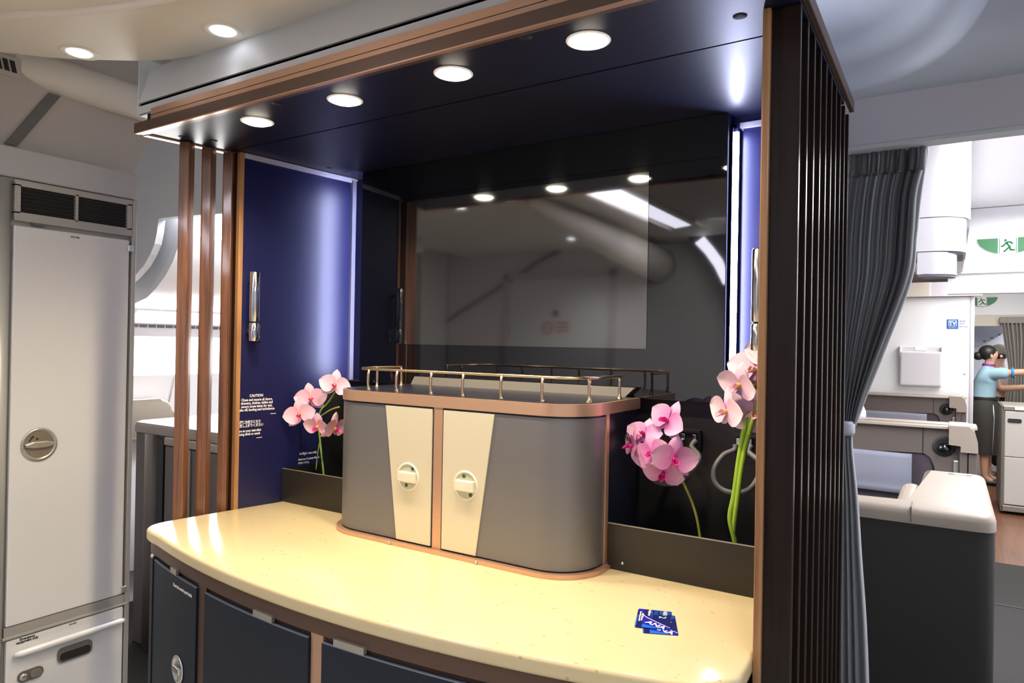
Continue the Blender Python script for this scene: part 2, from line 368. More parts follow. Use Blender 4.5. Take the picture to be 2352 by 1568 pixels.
for sc, z in ((1.0, 2.30), (0.985, 2.306), (0.97, 2.322), (0.955, 2.345), (0.90, 2.362), (0.86, 2.366), (0.83, 2.385), (0.75, 2.42), (0.5, 2.445), (0.02, 2.45)):
    rows.append([(cx + A_*(1-(1-sc)*1.0)*oval(t, 1, 1)[0], cy + (B_ - A_*(1-sc))*oval(t, 1, 1)[1] if sc > .6 else cy + B_*sc*oval(t,1,1)[1], z) for t in ts])
loft(bm, rows, True)
struct('ceiling_door', bm, 'blue_grey_ceiling', 50)
# header above the curtain on the right
bm = B(); prism(bm, [(.705, 2.30), (.735, 2.172), (.80, 2.172), (.80, 2.62), (.72, 2.62)], 1.56, 3.8, 'x')
struct('wall_header_right', bm, 'header_grey')
bm = B(); box(bm, 1.56, 3.8, .742, .80, 2.160, 2.172); struct('trim_2', bm, 'fascia_grey')
# header left of the bar (divider of the left cabin)
bm = B(); prism(bm, [(-.15,2.09),(-.15,2.62),(-2.1,2.62),(-2.1,1.60),(-1.6,1.80),(-1.488,1.853),(-1.404,1.903),(-1.35,1.955),(-1.314,2.004),(-1.296,2.06),(-1.285,2.124),(-1.121,2.122),(-.685,2.10)], .30, .335, 'y')
struct('wall_header_left', bm, 'cabin_grey')
# cove panel above the closet and its curved end
def cove(bm):
    out = [(-.95,2.12),(-.30,2.145),(-.185,2.15),(-.17,2.205),(-.145,2.26),(-.105,2.315),(-.05,2.35),(-.0,2.375),(.29,2.39),(.29,2.62),(-.95,2.62)]
    prism(bm, out, -.66, -.62, 'x'); return bm
struct('wall_cove_left', cove(B()), 'cove_taupe')
bm = B(); prism(bm, [(-.52,2.335),(-.49,2.335),(-.40,2.20),(-.335,2.10),(-.365,2.10),(-.44,2.20)][::-1], -.622, -.60, 'x'); bm.free()
bm = B(); prism(bm, [(-.475,2.36),(-.44,2.36),(-.565,2.16),(-.60,2.16)], -.620, -.612, 'x'); struct('trim_3', bm, 'closet_dark')
bm = B(); tube(bm, spline([(-1.05,-1.2,2.46),(-.80,-.80,2.45),(-.66,-.52,2.432),(-.61,-.36,2.418),(-.60,-.15,2.412),(-.60,.28,2.405)], 6), 0.060, 18); struct('beam_ceiling_left', bm, 'beam_cream')
# walls that close the room
struct('wall_rear', box(B(), -2.1, 3.8, -3.3, -3.2, 0, 2.62), 'wall_rear')
struct('wall_closet_end', box(B(), -2.1, -.60, -.98, -.952, 0, 2.62), 'wall_rear')
bm = B(); tube(bm, spline([(-2.1,-3.19,1.76),(-1.99,-3.19,1.83),(-1.74,-3.19,1.95),(-1.37,-3.19,2.14),(-1.1,-3.19,2.28),(-.9,-3.19,2.36)], 5), .018, 8); struct('trim_4', bm, 'closet_dark')
struct('wall_right', box(B(), 3.75, 3.85, -3.3, 13.1, 0, 2.62), 'cabin_white')
struct('wall_far', box(B(), -2.2, 3.85, 13.0, 13.1, 0, 2.62), 'cabin_white')
struct('wall_left', box(B(), -2.20, -2.12, .3, 13.0, 0, 2.62), 'cabin_white')
struct('wall_back_of_closet', box(B(), -2.2, -2.12, -3.3, .3, 0, 2.62), 'cabin_white')
# rear door with notice, seen in the dark screen
g = sgroup('door_1', (-.92, -3.19, 0))
obj('door_leaf', box(B(), -1.41, -.43, -3.215, -3.19, 0.02, 2.13, 0.01), 'cabin_grey', g)
obj('door_frame', box(box(box(B(), -1.46, -1.41, -3.21, -3.17, 0, 2.18), -.43, -.38, -3.21, -3.17, 0, 2.18), -1.46, -.38, -3.21, -3.17, 2.13, 2.18), 'header_grey', g)
bm = B(); lathe(bm, [(.055,0),(.055,.002),(.040,.002),(.040,0)], (-1.01,-3.19,1.70), (0,1,0), 24, False); box(bm, -1.05,-.97,-3.19,-3.188,1.695,1.705)
obj('notice_sign', bm, 'red_print', g)
obj('notice_lines', box(box(box(B(), -.93,-.80,-3.19,-3.188,1.735,1.75), -.93,-.80,-3.19,-3.188,1.70,1.715), -.93,-.80,-3.19,-3.188,1.665,1.68), 'red_print', g)
obj('coat_hook', box(B(), -.95,-.90,-3.19,-3.16,1.80,1.85,0.008), 'closet_dark', g)
# cove light strip on the entry ceiling (the bright band mirrored in the screen)
t = thing('cove_light_strip', 'lavender white light strip along the ceiling mirrored in the dark screen', 'lamp', (.35,-1.9,2.35))
bm = B(); prism(bm, [(.34,-1.05),(.48,-1.05),(.51,-2.38),(.37,-2.45)], 2.345, 2.356, 'z'); obj('diffuser', bm, 'cove_light', t)
bm = B(); prism(bm, [(.355,2.31),(.42,2.355),(.49,2.27),(.555,2.18),(.61,2.04),(.565,2.0),(.50,2.13),(.43,2.23)][::-1], -2.93, -2.92, 'y'); obj('diffuser', bm, 'cove_light', t)
obj('housing', box(B(), .29,.33,-2.5,-1.03,2.335,2.358), 'beam_cream', t)
obj('housing', box(B(), .52,.56,-2.5,-1.03,2.335,2.358), 'beam_cream', t)
bm = B(); prism(bm, [(.30,2.36),(.40,2.22),(.48,2.10),(.56,1.95),(.66,1.70),(.72,1.40),(.74,0),(1.6,0),(1.6,2.36)], -3.0, -2.931, 'y'); struct('wall_arch_rear', bm, 'bin_dark_line')
bm = B(); tube(bm, spline([(.02,-1.12,2.325),(.03,-1.5,2.29),(.03,-2.1,2.245),(.0,-3.15,2.19)], 6), [.02]+[.035+.006*k for k in range(18)], 14); struct('beam_ceiling_entry', bm, 'beam_cream')
# ================================================================== DOWNLIGHTS
def spot(loc, power, col, size=150, blend=0.8, r=0.03):
    l = bpy.data.lights.new('downlight_beam', 'SPOT'); l.energy = power; l.color = col; l.spot_size = math.radians(size); l.spot_blend = blend; l.shadow_soft_size = r
    o = bpy.data.objects.new('downlight_beam', l); COL.objects.link(o); o.location = loc; return o
lab = ['round warm downlight in the bar canopy above the slender wood slats', 'second warm downlight from the slender wood slats, in the bar canopy',
       'second warm downlight from the wide wood screen, in the bar canopy', 'largest warm downlight, nearest the wide wood screen, in the bar canopy']
for (x, l_) in zip((.287, .63, .973, 1.311), lab):
    t = thing('canopy_downlight', l_, 'lamp', (x, -.34, 2.16), 'warm downlights in the bar canopy')
    obj('lens', lathe(B(), [(.0360,.004),(.0355,-.002),(.030,-.006),(.018,-.009),(.004,-.010)], (x,-.34,2.16), (0,0,1)), 'lamp_lens_warm', t)
    obj('ring', lathe(B(), [(.0362,.003),(.0362,-.001),(.041,-.0025),(.045,-.0008),(.045,.003)], (x,-.34,2.16), (0,0,1), 28, False), 'halo_ring_glow', t)
    s = spot((x, -.34, 2.135), 21, (1.0, 0.82, 0.56), 150, 0.9, 0.03); s.parent = t; s.location = (0, 0, -.03)
for (x, y, l_) in ((.308,-.467,'round white downlight in the cream ceiling just above the bar fascia'), (-.176,-.590,'round white downlight at the cream ceiling rim above the grey locker'), (-.54,-1.28,'white downlight behind the viewer mirrored at the top left of the screen'), (-.50,-2.63,'white downlight behind the viewer mirrored in the middle of the screen')):
    z = 2.36
    t = thing('ceiling_downlight', l_, 'lamp', (x, y, z), 'white downlights in the cream ceiling')
    obj('lens', lathe(B(), [(.030,.002),(.030,-.004),(.022,-.007),(.003,-.008)], (x,y,z), (0,0,1)), 'lamp_lens_cool', t)
    obj('ring', lathe(B(), [(.031,-.001),(.046,-.003),(.052,-.002),(.054,.002)], (x,y,z), (0,0,1), 28, False), 'cream_ceiling', t)
    s = spot((0,0,0), 0.4 if y > -1 else 22, (1.0, 0.95, 0.88), 70 if y > -1 else 130, 1.0, 0.03); s.parent = t; s.location = (0, 0, -.03)
# ================================================================== BAR CANOPY
t = thing('bar_canopy', 'dark navy bar canopy with bronze front fascia carrying four downlights', 'canopy', (.79, -.1, 2.16))
bm = B(); prism(bm, [(-.105,-.430),(1.70,-.430),(1.70,-.191),(-.05,-.191)], 2.160, 2.22, 'z'); obj('soffit_panel', bm, 'soffit_navy', t)
bm = B(); prism(bm, [(-.048,-.185),(1.70,-.185),(1.70,.30),(.045,.30)], 2.160, 2.22, 'z'); obj('soffit_panel', bm, 'soffit_navy', t)
obj('soffit_seam', box(B(), -.045, 1.70, -.191, -.185, 2.164, 2.20), 'soffit_groove', t)
bm = B(); prism(bm, [(-.125,-.458),(1.712,-.458),(1.712,-.43),(-.118,-.43)], 2.157, 2.186, 'z'); obj('front_lip', bm, 'bronze_dark', t)
bm = B(); prism(bm, [(-.118,-.4585),(1.712,-.4585),(1.712,-.448),(-.115,-.448)], 2.154, 2.1572, 'z'); obj('lip_edge', bm, 'bronze', t)
bm = B(); prism(bm, [(-.125,-.43),(-.105,-.43),(.045,.30),(.02,.30)], 2.155, 2.186, 'z'); obj('end_lip', bm, 'bronze', t)
obj('fascia', box(box(B(), -.06, 1.712, -.446, -.42, 2.186, 2.2035), -.06, 1.712, -.446, -.42, 2.2055, 2.224), 'bronze', t)
obj('fascia_backing', box(B(), -.055, 1.71, -.442, -.40, 2.19, 2.222), 'bronze_dark', t)
obj('right_edge', box(B(), 1.700, 1.712, -.43, .40, 2.168, 2.196, 0.002), 'bronze_dark', t)
obj('top_deck', box(B(), -.05, 1.70, -.355, .40, 2.2201, 2.2218), 'fascia_grey', t)
for (x, y) in ((1.596,-.293),(1.21,-.415),(.457,-.412),(-.035,-.36),(.012,-.29)):
    obj('vent_hole', lathe(B(), [(.013,.001),(.013,-.0006),(.003,-.0006)], (x,y,2.16), (0,0,1), 20), 'soffit_groove', t)
for (y, x) in ((.12,.075),(.20,.085)):
    obj('soffit_fastener', lathe(B(), [(.008,.001),(.008,-.001),(.003,-.0012)], (x,y,2.16), (0,0,1), 16), 'dark_rubber', t)
t = thing('canopy_uplight', 'hidden light strip on the canopy edge washing the blue grey ceiling', 'lamp', (1.66,.1,2.24))
obj('diffuser', box(B(), 1.66, 1.69, -.20, .36, 2.222, 2.232), 'cove_light', t)
# grey bulkhead above the canopy
t = thing('bulkhead_fascia', 'pale grey curved bulkhead strip between bar canopy and cream ceiling', 'panel', (.6,-.4,2.22))
bm = B()
rows = []
for x in (-.15, .4, 1.2):
    rows.append([(x, -.435, 2.222), (x, -.435, 2.246)])
loft(bm, rows, False, False); obj('lower_strip', bm, 'fascia_grey', t)
obj('groove', box(B(), -.15, 1.2, -.425, -.41, 2.24, 2.262), 'groove_grey', t)
bm = B(); prism(bm, [(-.432,2.258),(-.420,2.30),(-.408,2.345),(-.402,2.372),(-.36,2.372),(-.36,2.222),(-.425,2.222),(-.425,2.258)], -.15, 1.2, 'x'); obj('upper_panel', bm, 'fascia_grey', t, 50)
obj('end_cap', box(B(), -.155, -.15, -.432, -.36, 2.222, 2.40), 'fascia_grey', t)
# clip on ceiling edge
# ================================================================== SLATTED SCREENS
def slat_bm(x0, x1, y0, y1, z0, z1):
    return box(B(), x0, x1, y0, y1, z0, z1, 0.0015, 1)
t = thing('slat_screen', 'three slender walnut slats at the left end of the bar counter', 'screen', (-.09,-.25,0))
for k, y in enumerate((-.322, -.252, -.182)):
    bm = box(B(), -.0155, .0155, -.020, .020, 0.0, 2.158, 0.0025, 2); bm.transform(Matrix.Translation((-.081+.008*k, y+.006, 0)) @ Matrix.Rotation(math.radians(34), 4, 'Z'))
    obj('slat', bm, 'walnut', t)
obj('slat', slat_bm(-.075, -.035, -.170, -.158, 0.0, 2.160), 'walnut_shaded', t)
t = thing('slat_screen', 'wide walnut slat screen with shade-darkened colour closing the right end of the bar', 'screen', (1.68,.05,0))
src = None
for k in range(10):
    y = -.292 + .0745*k
    if src is None:
        src = obj('slat', slat_bm(1.652, 1.701, y, y+.013, 0.0, 2.1595), 'walnut_shaded', t)
    else:
        c = src.copy(); COL.objects.link(c); c.parent = t; c.location = (0, .0745*k, 0)
obj('backing_panel', box(B(), 1.648, 1.653, -.285, .40, 0.0, 2.1595), 'walnut_shaded', t)
obj('inner_lining', box(B(), 1.6405, 1.6475, -.285, .30, 1.0, 2.159), 'navy_panel', t)
obj('edge_strip', box(B(), 1.6385, 1.6525, -.302, -.286, 0.0, 2.1595, 0.002), 'trim_wood', t)
# ================================================================== BAR NICHE
pd = Vector((0.127, 0.992, 0)).normalized()          # direction of the left side panel, front to back
pn = Vector((0.992, -0.127, 0))                       # its inward normal
def PL(s, z, off=0.0):                                # point on the left panel: s metres behind the planter corner
    return Vector((0, 0, z)) + pd*s + pn*off
def panel_box(bm, s0, s1, z0, z1, o0, o1, bev=0):
    pts = [PL(s0,0,o0), PL(s1,0,o0), PL(s1,0,o1), PL(s0,0,o1)]
    return prism(bm, [(p.x, p.y) for p in pts], z0, z1, 'z')
t = thing('niche_panel', 'deep blue side panel of the bar niche with white caution text', 'panel', tuple(PL(0,1.0)))
obj('panel', panel_box(B(), -.158, .285, 1.0, 2.142, -.018, 0.0), 'navy_panel', t)
obj('front_strip', panel_box(B(), -.172, -.157, 1.0, 2.158, -.018, .0025), 'trim_wood', t)
obj('top_trim', panel_box(B(), -.156, .285, 2.142, 2.158, -.018, .006), 'trim_white', t)
obj('corner_trim', panel_box(B(), .268, .285, 1.405, 2.150, .0, .012), 'trim_lilac', t)
obj('corner_return', panel_box(B(), .285, .295, 1.405, 2.150, .0, .06), 'slab_side', t)
up = (0,0,1)
def ptxt(s, size, sc, z, align='CENTER', sx=.86, bold=0.0003, sp=1.0, m='white_print'):
    text('notice_text', s, size, m, t, PL(sc, z, .0006), pd, up, align, sx, bold, sp)
ptxt('CAUTION', .0125, -.098, 1.362)
ptxt('Close and secure all doors,\ndrawers, shelves, tables and\nsecure loose items for taxi,\ntake off, landing and turbulence.', .0118, -.095, 1.349, sp=.92)
ptxt('座席にお戻りになり\nお召し上がりください', .0115, -.165, 1.276, 'LEFT', .82, sp=1.0)
ptxt('Return to your seat after\nobtaining drink or snack', .0112, -.172, 1.248, 'LEFT', .82, sp=.98)
obj('notice_rule', panel_box(panel_box(B(), -.045,-.025,1.301,1.3032,0,.0006), -.095,-.075,1.2245,1.2265,0,.0006), 'white_print', t)
ptxt('In-flight use only', .0118, .070, 1.150, 'LEFT', .9)
ptxt('Maximum Contents Weight', .0088, .066, 1.131, 'LEFT', .86)
ptxt('9.9 lb / 4.5 kg', .0092, .066, 1.1185, 'LEFT', .86)
t = thing('niche_panel', 'narrow blue back panel between light strip and wood screen', 'panel', (1.55,.28,1.0))
obj('panel', box(B(), 1.464, 1.638, .272, .29, 1.405, 2.128), 'navy_panel', t)
obj('top_trim', box(B(), 1.456, 1.638, .264, .29, 2.128, 2.142), 'trim_white', t)
obj('soffit_filler', box(B(), 1.43, 1.638, .268, .30, 2.142, 2.16), 'navy_panel', t)
t = thing('mirror_panel', 'black mirror glass wall panel behind the bar', 'panel', (.79,.22,1.405))
obj('glass', box(B(), .143, 1.437, .217, .224, 1.408, 2.159), 'black_glass', t)
obj('carrier', box(B(), .20, 1.38, .224, .262, 1.4095, 2.159), 'slab_side', t)
obj('edge_return', box(B(), 1.4355, 1.437, .224, .262, 1.4095, 2.159), 'slab_side', t)
obj('back_board', box(B(), .045, 1.636, .2905, .30, 1.4095, 2.159), 'navy_panel', t)
obj('mount_rail', box(B(), .25, 1.33, .262, .29, 1.5, 2.1), 'black_matt', t)
t = thing('wall_display', 'large dark switched-off display screen mirroring the entry ceiling', 'screen', (.79,.216,1.545))
obj('screen', box(B(), .354, 1.2262, .2150, .2168, 1.545, 2.031), 'screen_glass', t)
for x0, x1, y0, y1, l_ in ((1.4460, 1.4600, .236, .246, 'bright vertical light strip between the black glass and blue panel, right'), (.150, .164, .236, .246, 'hidden vertical light strip behind the black glass, washing the blue side panel')):
    t = thing('led_strip', l_, 'lamp', ((x0+x1)/2, .27, 1.405))
    obj('diffuser', box(B(), x0, x1, y0, y1, 1.425, 2.112, 0.001), 'led_strip', t)
    sx_ = x0-.002 if x0 > 1 else x1+.0002
    obj('shield', box(B(), sx_, sx_+.0018, .2358, .262, 1.41, 2.125), 'slab_side', t)
    obj('channel', box(B(), x0+.003, x1-.003, y1, .2895, 1.41, 2.125), 'slab_side', t)
# chrome handles
def handle(c, label, out):
    t = thing('grab_handle', label, 'handle', (c[0], c[1], 1.546), 'chrome grab handles of the bar niche')
    obj('upper_tube', lathe(B(), [(.0145,0),(.0165,.002),(.0165,.160),(.0145,.163)], (c[0],c[1],1.609)), 'chrome', t)
    obj('lower_tube', lathe(B(), [(.0145,0),(.0165,.002),(.0165,.058),(.0145,.060)], (c[0],c[1],1.546)), 'chrome', t)
    obj('pin', lathe(B(), [(.010,0),(.010,.01)], (c[0],c[1],1.603)), 'black_matt', t)
    a = c; b = (c[0]+out[0], c[1]+out[1])
    bm = B(); tube(bm, [(c[0],c[1],1.577), (b[0],b[1],1.577)], .012, 12); obj('standoff', bm, 'chrome', t)
    bm = B(); tube(bm, [(c[0],c[1],1.74), (b[0],b[1],1.74)], .008, 12); obj('standoff', bm, 'chrome', t)
    return t
hp = PL(-.128, 1.6, .030)
h = handle((hp.x, hp.y), 'chrome grab handle on the blue side panel with caution text', tuple((-pn*.030).xy))
br = PL(-.105, 1.57, .004)
obj('bracket', panel_box(B(), -.122, -.092, 1.548, 1.604, .0, .010), 'chrome', h)
for z in (1.560, 1.592):
    p = PL(-.100, z, .010); obj('screw', lathe(B(), [(.004,0),(.004,.002),(.002,.003)], tuple(p), tuple(pn), 12), 'bright_silver', h)
handle((1.572, 0.0), 'chrome grab handle beside the lilac orchid at the wood screen', (.066, 0.0))
# ================================================================== PLANTERS
def planter(name, label, x0, x1, xs0, xs1):
    t = thing('planter_box', label, 'planter', ((x0+x1)/2, .12, 1.0))
    obj('front_panel', box(B(), x0, x1, .0, .010, 1.0, 1.112, 0.0015), 'planter_dark', t)
    obj('tray_floor', box(B(), x0, x1, .010, .252, 1.0, 1.04), 'black_matt', t)
    obj('back_panel', box(B(), xs0, xs1, .252, .262, 1.0, 1.405), 'black_matt', t)
    obj('top_ledge', box(B(), xs0, xs1, .240, .29, 1.405, 1.4085), 'black_matt', t)
    obj('rim', box(B(), x0, x1, .0, .006, 1.112, 1.1135), 'latch_silver', t)
    return t
t = planter('l', 'black planter box in the bar corner with the pale pink orchid', .002, .379, .035, .45)
bm = B(); prism(bm, [(p.x, p.y) for p in (PL(.002,0,.0008), PL(.252,0,.0008), PL(.252,0,.004), PL(.002,0,.004))], 1.0, 1.113, 'z'); obj('side_liner', bm, 'black_matt', t)
bm = B(); prism(bm, [(p.x, p.y) for p in (PL(.17,0,.0008), PL(.252,0,.0008), PL(.252,0,.004), PL(.17,0,.004))], 1.113, 1.405, 'z'); obj('rear_liner', bm, 'black_matt', t)
t = planter('r', 'black planter box beside the wood screen with two orchids', 1.218, 1.636, 1.15, 1.638)
obj('screw', lathe(B(), [(.004,0),(.004,.002),(.002,.003)], (1.259, .0, 1.02), (0,-1,0), 12), 'chrome', t)
# holding loops on the planter back panel
def loop(x, label, tilt, top=1.325):
    t = thing('holding_loop', label, 'loop', (x, .25, 1.21), 'black rubber loops on the planter back panel')
    obj('bracket', box(box(B(), x-.026, x+.028, .236, .252, 1.272, top+.006, 0.003), x-.026, x+.028, .225, .24, top, top+.006), 'black_matt', t)
    for dx in (-.016, .014):
        obj('clip', box(B(), x+dx-.005, x+dx+.005, .224, .236, top-.022, top-.004, .0015), 'chrome', t)
    y0 = .222
    pts = [(x+.020, y0, top-.018), (x+.014, y0-.008, 1.290), (x+.046, y0-.03, 1.270), (x+.047, y0-.045, 1.245), (x+.030, y0-.06, 1.212), (x+.004, y0-.065, 1.197), (x-.032, y0-.065, 1.196), (x-.060, y0-.058, 1.214), (x-.064, y0-.045, 1.245), (x-.046, y0-.025, 1.278), (x-.022, y0-.010, 1.292), (x-.020, y0-.005, top-.02)]
    bm = B(); tube(bm, spline([Vector(p) + Vector((tilt*(p[2]-1.3), 0, 0)) for p in pts], 5), .0068, 10); obj('loop', bm, 'loop_grey', t)
loop(1.346, 'black rubber loop behind the magenta veined orchid', .25)
loop(1.49, 'black rubber loop around the two green orchid stems', -.05)
# ================================================================== WORKTOP AND BASE CABINET
def F(x, off=0.0): return -.570 + .1766*(x-.8)**2 + off
def outline(o=0.0):
    pts = [(1.634, .004)] + [(.003+o, .004), (-.028+o,-.158), (-.052+o,-.31), (-.062+o,-.372)]
    for p in spline([Vector((-.062+o,-.372,0)), Vector((-.060+o,-.408,0)), Vector((-.040+o,-.443+o*.5,0)), Vector((.0+o*.5,-.462+o,0)), Vector((.06, F(.06)+o, 0))], 5)[1:-1]: pts.append((p.x, p.y))
    for k in range(25): x = .06 + (1.54-.06)*k/24; pts.append((x, F(x)+o))
    for p in spline([Vector((1.54,F(1.54)+o,0)), Vector((1.60-o*.5,-.445+o,0)), Vector((1.634-o,-.40,0)), Vector((1.640-o,-.35,0)), Vector((1.637-o,-.28,0))], 5)[1:]: pts.append((p.x, p.y))
    return pts
bm = B(); prism(bm, outline(), .966, 1.0, 'z')
top = [f for f in bm.faces if abs(f.normal.z) > .9]
front = [e for f in top for e in f.edges if e.calc_length() < .3 and min(v.co.y for v in e.verts) < -.05]
bmesh.ops.bevel(bm, geom=list(set(front)), offset=0.009, segments=4, profile=0.5, affect='EDGES')
tag(obj('worktop', bm, 'worktop_stone', None, 35), 'cream speckled stone worktop of the bar with a curved front', 'worktop')
t = thing('base_cabinet', 'dark navy base cabinet with bronze mullions under the cream worktop', 'cabinet', (.8,-.25,0))
bm = B(); prism(bm, outline(.020), .06, .925, 'z'); obj('body', bm, 'bronze_dark', t, 35)
bm = B(); prism(bm, outline(.012), .930, .966, 'z'); obj('top_band', bm, 'bronze_dark', t, 35)
bm = B(); prism(bm, outline(.05), .0, .06, 'z'); obj('kick_plate', bm, 'black_matt', t, 35)
def curved(bm, x0, x1, z0, z1, o0, o1, n=10):
    xs = [x0 + (x1-x0)*k/n for k in range(n+1)]
    return prism(bm, [(x, F(x, o0)) for x in xs] + [(x, F(x, o1)) for x in reversed(xs)], z0, z1, 'z')
doors = ((.02, .327, 'text'), (.372, .785, ''), (.826, 1.265, ''), (1.305, 1.54, ''))
for i, (x0, x1, k) in enumerate(doors):
    d = obj('door', curved(B(), x0, x1, .09, .918, .0065, .0195), 'door_navy', t, 30)
    obj('door_highlight', curved(B(), x0+.002, x1-.002, .918, .9205, .0068, .012), 'door_highlight', d, 30)  # pale strip paints a highlight along the door top
    if i == 0:
        x = .228; y = F(x, .0065); nrm = Vector((2*.1766*(x-.8), -1, 0)).normalized(); c = Vector((x, y, .682))
        obj('latch', lathe(B(), [(.030,0),(.036,.001),(.036,.004),(.031,.005),(.029,.001),(.004,.0008)], tuple(c), tuple(nrm)), 'bright_silver', d)
        tx = Vector((-nrm.y, nrm.x, 0)); 
        bm = B(); box(bm, -.024, .024, -.008, .008, .001, .010, .003); bm.transform(Matrix.Translation(c) @ Matrix((tx, Vector((0,0,1)), nrm)).transposed().to_4x4()); obj('latch_grip', bm, 'chrome', d)
        text('label_text', 'Electrical control panel inside', .0125, 'white_print', d, Vector((.185, F(.185,.0055)-.0006, .890)), (1, 2*.1766*(.25-.8), 0), up, 'LEFT', .82, .0003)
# wrap-around navy end panel at the left
bm = B(); prism(bm, [(-.022,-.150),(-.042,-.30),(-.050,-.372),(-.047,-.405),(-.030,-.437),(.0,-.4535),(.018,-.458),(.018,-.44),(-.01,-.42),(-.030,-.37),(-.012,-.15)], .09, .9205, 'z'); obj('end_panel', bm, 'door_navy', t, 40)
for (x0, x1) in ((.165, .205), (.595, .665), (.862, .945), (1.40, 1.50)):
    obj('catch_tab', curved(B(), x0, x1, .922, .936, .004, .013, 4), 'latch_silver', t)
for (x0, x1) in ((.329, .370), (.787, .824), (1.267, 1.303)):
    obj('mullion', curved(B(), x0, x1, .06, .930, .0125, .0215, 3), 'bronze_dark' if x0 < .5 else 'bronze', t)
# ================================================================== MINIBAR
t = thing('minibar_cabinet', 'grey and cream two-door minibar cabinet with bronze trim standing on worktop', 'cabinet', (.797, 0, 1.0))
def foot(o=0.0, r=.115, yb=.205):
    x0, x1, yf = .381-o, 1.213+o, -.150-o
    pts = [(x1, yb), (x0, yb)]
    rr = r
    for cx_, cy_, a in ((x0+rr, yf+rr, PI), (x1-rr, yf+rr, 1.5*PI)):
        for k in range(13): th = a + PI/2*k/12; pts.append((cx_ + rr*math.cos(th), cy_ + rr*math.sin(th)))
    return pts
bm = B(); prism(bm, foot(-.006, .110), 1.010, 1.385, 'z'); obj('body', bm, 'tray_navy', t, 35)
bm = B(); prism(bm, foot(.014, .127, .0), 1.0005, 1.011, 'z', .004, 2); obj('plinth', bm, 'bronze', t, 40)
bm = B(); prism(bm, foot(.003, .117), 1.3815, 1.411, 'z', .002, 2); obj('top_band', bm, 'bronze', t, 40)
bm = B(); prism(bm, foot(-.006, .110, .19), 1.4105, 1.4122, 'z'); obj('tray', bm, 'tray_navy', t)
obj('centre_post', box(B(), .784, .813, -.1515, -.13, 1.011, 1.382, .001), 'bronze', t)
obj('side_post', box(B(), 1.2095, 1.2165, -.012, .004, 1.011, 1.382), 'bronze', t)
obj('rear_upstand', prism(B(), [(.41,1.4122),(1.178,1.4122),(1.205,1.438),(.425,1.438)], .188, .200, 'y'), 'wedge_grey', t)
def door_shell(bm, x_in, x_side, z0, z1):
    """door skin from the centre edge x_in round the corner of the side x_side"""
    sgn = 1 if x_side > x_in else -1; r = .115; pts_o = []; th = .010
    pts_o.append((x_in, -.150)); xc = x_side - sgn*r
    for k in range(6): pts_o.append((x_in + (xc-x_in)*(k+1)/6, -.150))
    for k in range(1, 13):
        a = PI/2*k/12; pts_o.append((xc + sgn*r*math.sin(a), -.150 + r - r*math.cos(a)))
    pts_o.append((x_side, -.012))
    pts_i = [(xc + (p[0]-xc)*.9 if False else p[0] - (sgn*th if i > 8 else 0), p[1] + th) for i, p in enumerate(pts_o)]
    return prism(bm, pts_o + pts_i[::-1], z0, z1, 'z')
for s, x_in, x_side, cr, lx in ((-1, .7795, .381, [(.7795,1.376),(.615,1.376),(.662,1.016),(.7795,1.016)], .700), (1, .8175, 1.213, [(.8175,1.376),(.976,1.376),(.926,1.016),(.8175,1.016)], .892)):
    d = obj('door', door_shell(B(), x_in, x_side, 1.0155, 1.3765), 'minibar_grey', t, 35, 'grey metallic rounded door' )
    bm = B(); prism(bm, cr, -.1535, -.1495, 'y', 0); obj('cream_panel', bm, 'minibar_cream', d)
    c = (lx, -.1535, 1.189)
    obj('latch_ring', lathe(B(), [(.0385,0),(.0375,.0025),(.034,.003),(.0325,.0012)], c, (0,-1,0), 32, False), 'latch_cream', d)
    obj('latch_pit', lathe(B(), [(.0325,.0012),(.026,.0006),(.004,.0004)], c, (0,-1,0), 32), 'latch_pit', d)
    bm = B(); prism(bm, [(-.029,.0135),(.029,.0135),(.029,-.0135),(-.029,-.0135)], 0, .012, 'z', .003, 3); bm.transform(Matrix.Translation((lx+.002, c[1], c[2])) @ Matrix.Rotation(PI/2, 4, 'X')); obj('latch_grip', bm, 'latch_cream', d)
    for dx, dz in (((.017,.023),(-.004,-.023)) if s < 0 else ((-.004,.024),(.017,-.022))):
        obj('green_dot', lathe(B(), [(.005,.0005),(.005,.002),(.001,.0022)], (lx+dx, c[1], c[2]+dz), (0,-1,0), 16), 'dot_green', d)
for x in (.647, .936):
    obj('plinth_screw', lathe(B(), [(.0045,0),(.0045,.0015),(.003,.0025)], (x, -.1645, 1.0055), (0,-1,.15), 14), 'bright_silver', t)
rp = [(.445,.105),(.436,.05),(.432,.0),(.437,-.04),(.455,-.08),(.485,-.105),(.52,-.115),(.6,-.115),(.8,-.115),(1.0,-.115),(1.10,-.115),(1.15,-.107),(1.182,-.08),(1.197,-.045),(1.20,.0),(1.20,.105)]
bm = B(); tube(bm, spline([Vector((x,y,1.472)) for x, y in rp], 4), .0042, 10); obj('rail', bm, 'rail_gold', t)
for x, y in ((.514,-.115),(.436,.0),(.622,-.115),(.446,.10),(.745,-.115),(.852,-.115),(.972,-.115),(1.092,-.115),(1.19,-.06),(1.20,.10)):
    ox = .006 if y < -.1 else 0
    bm = B(); lathe(bm, [(.0085,0),(.0075,.002),(.0045,.008),(.0036,.020),(.0042,.045),(.0046,.060)], (x,y,1.412), (0,0,1), 12)
    for v in bm.verts:
        tt = (v.co.z-1.412)/.06; v.co.y -= .006*math.sin(PI*tt)*(1 if y < -.1 else 0)
    obj('rail_post', bm, 'rail_gold', t)
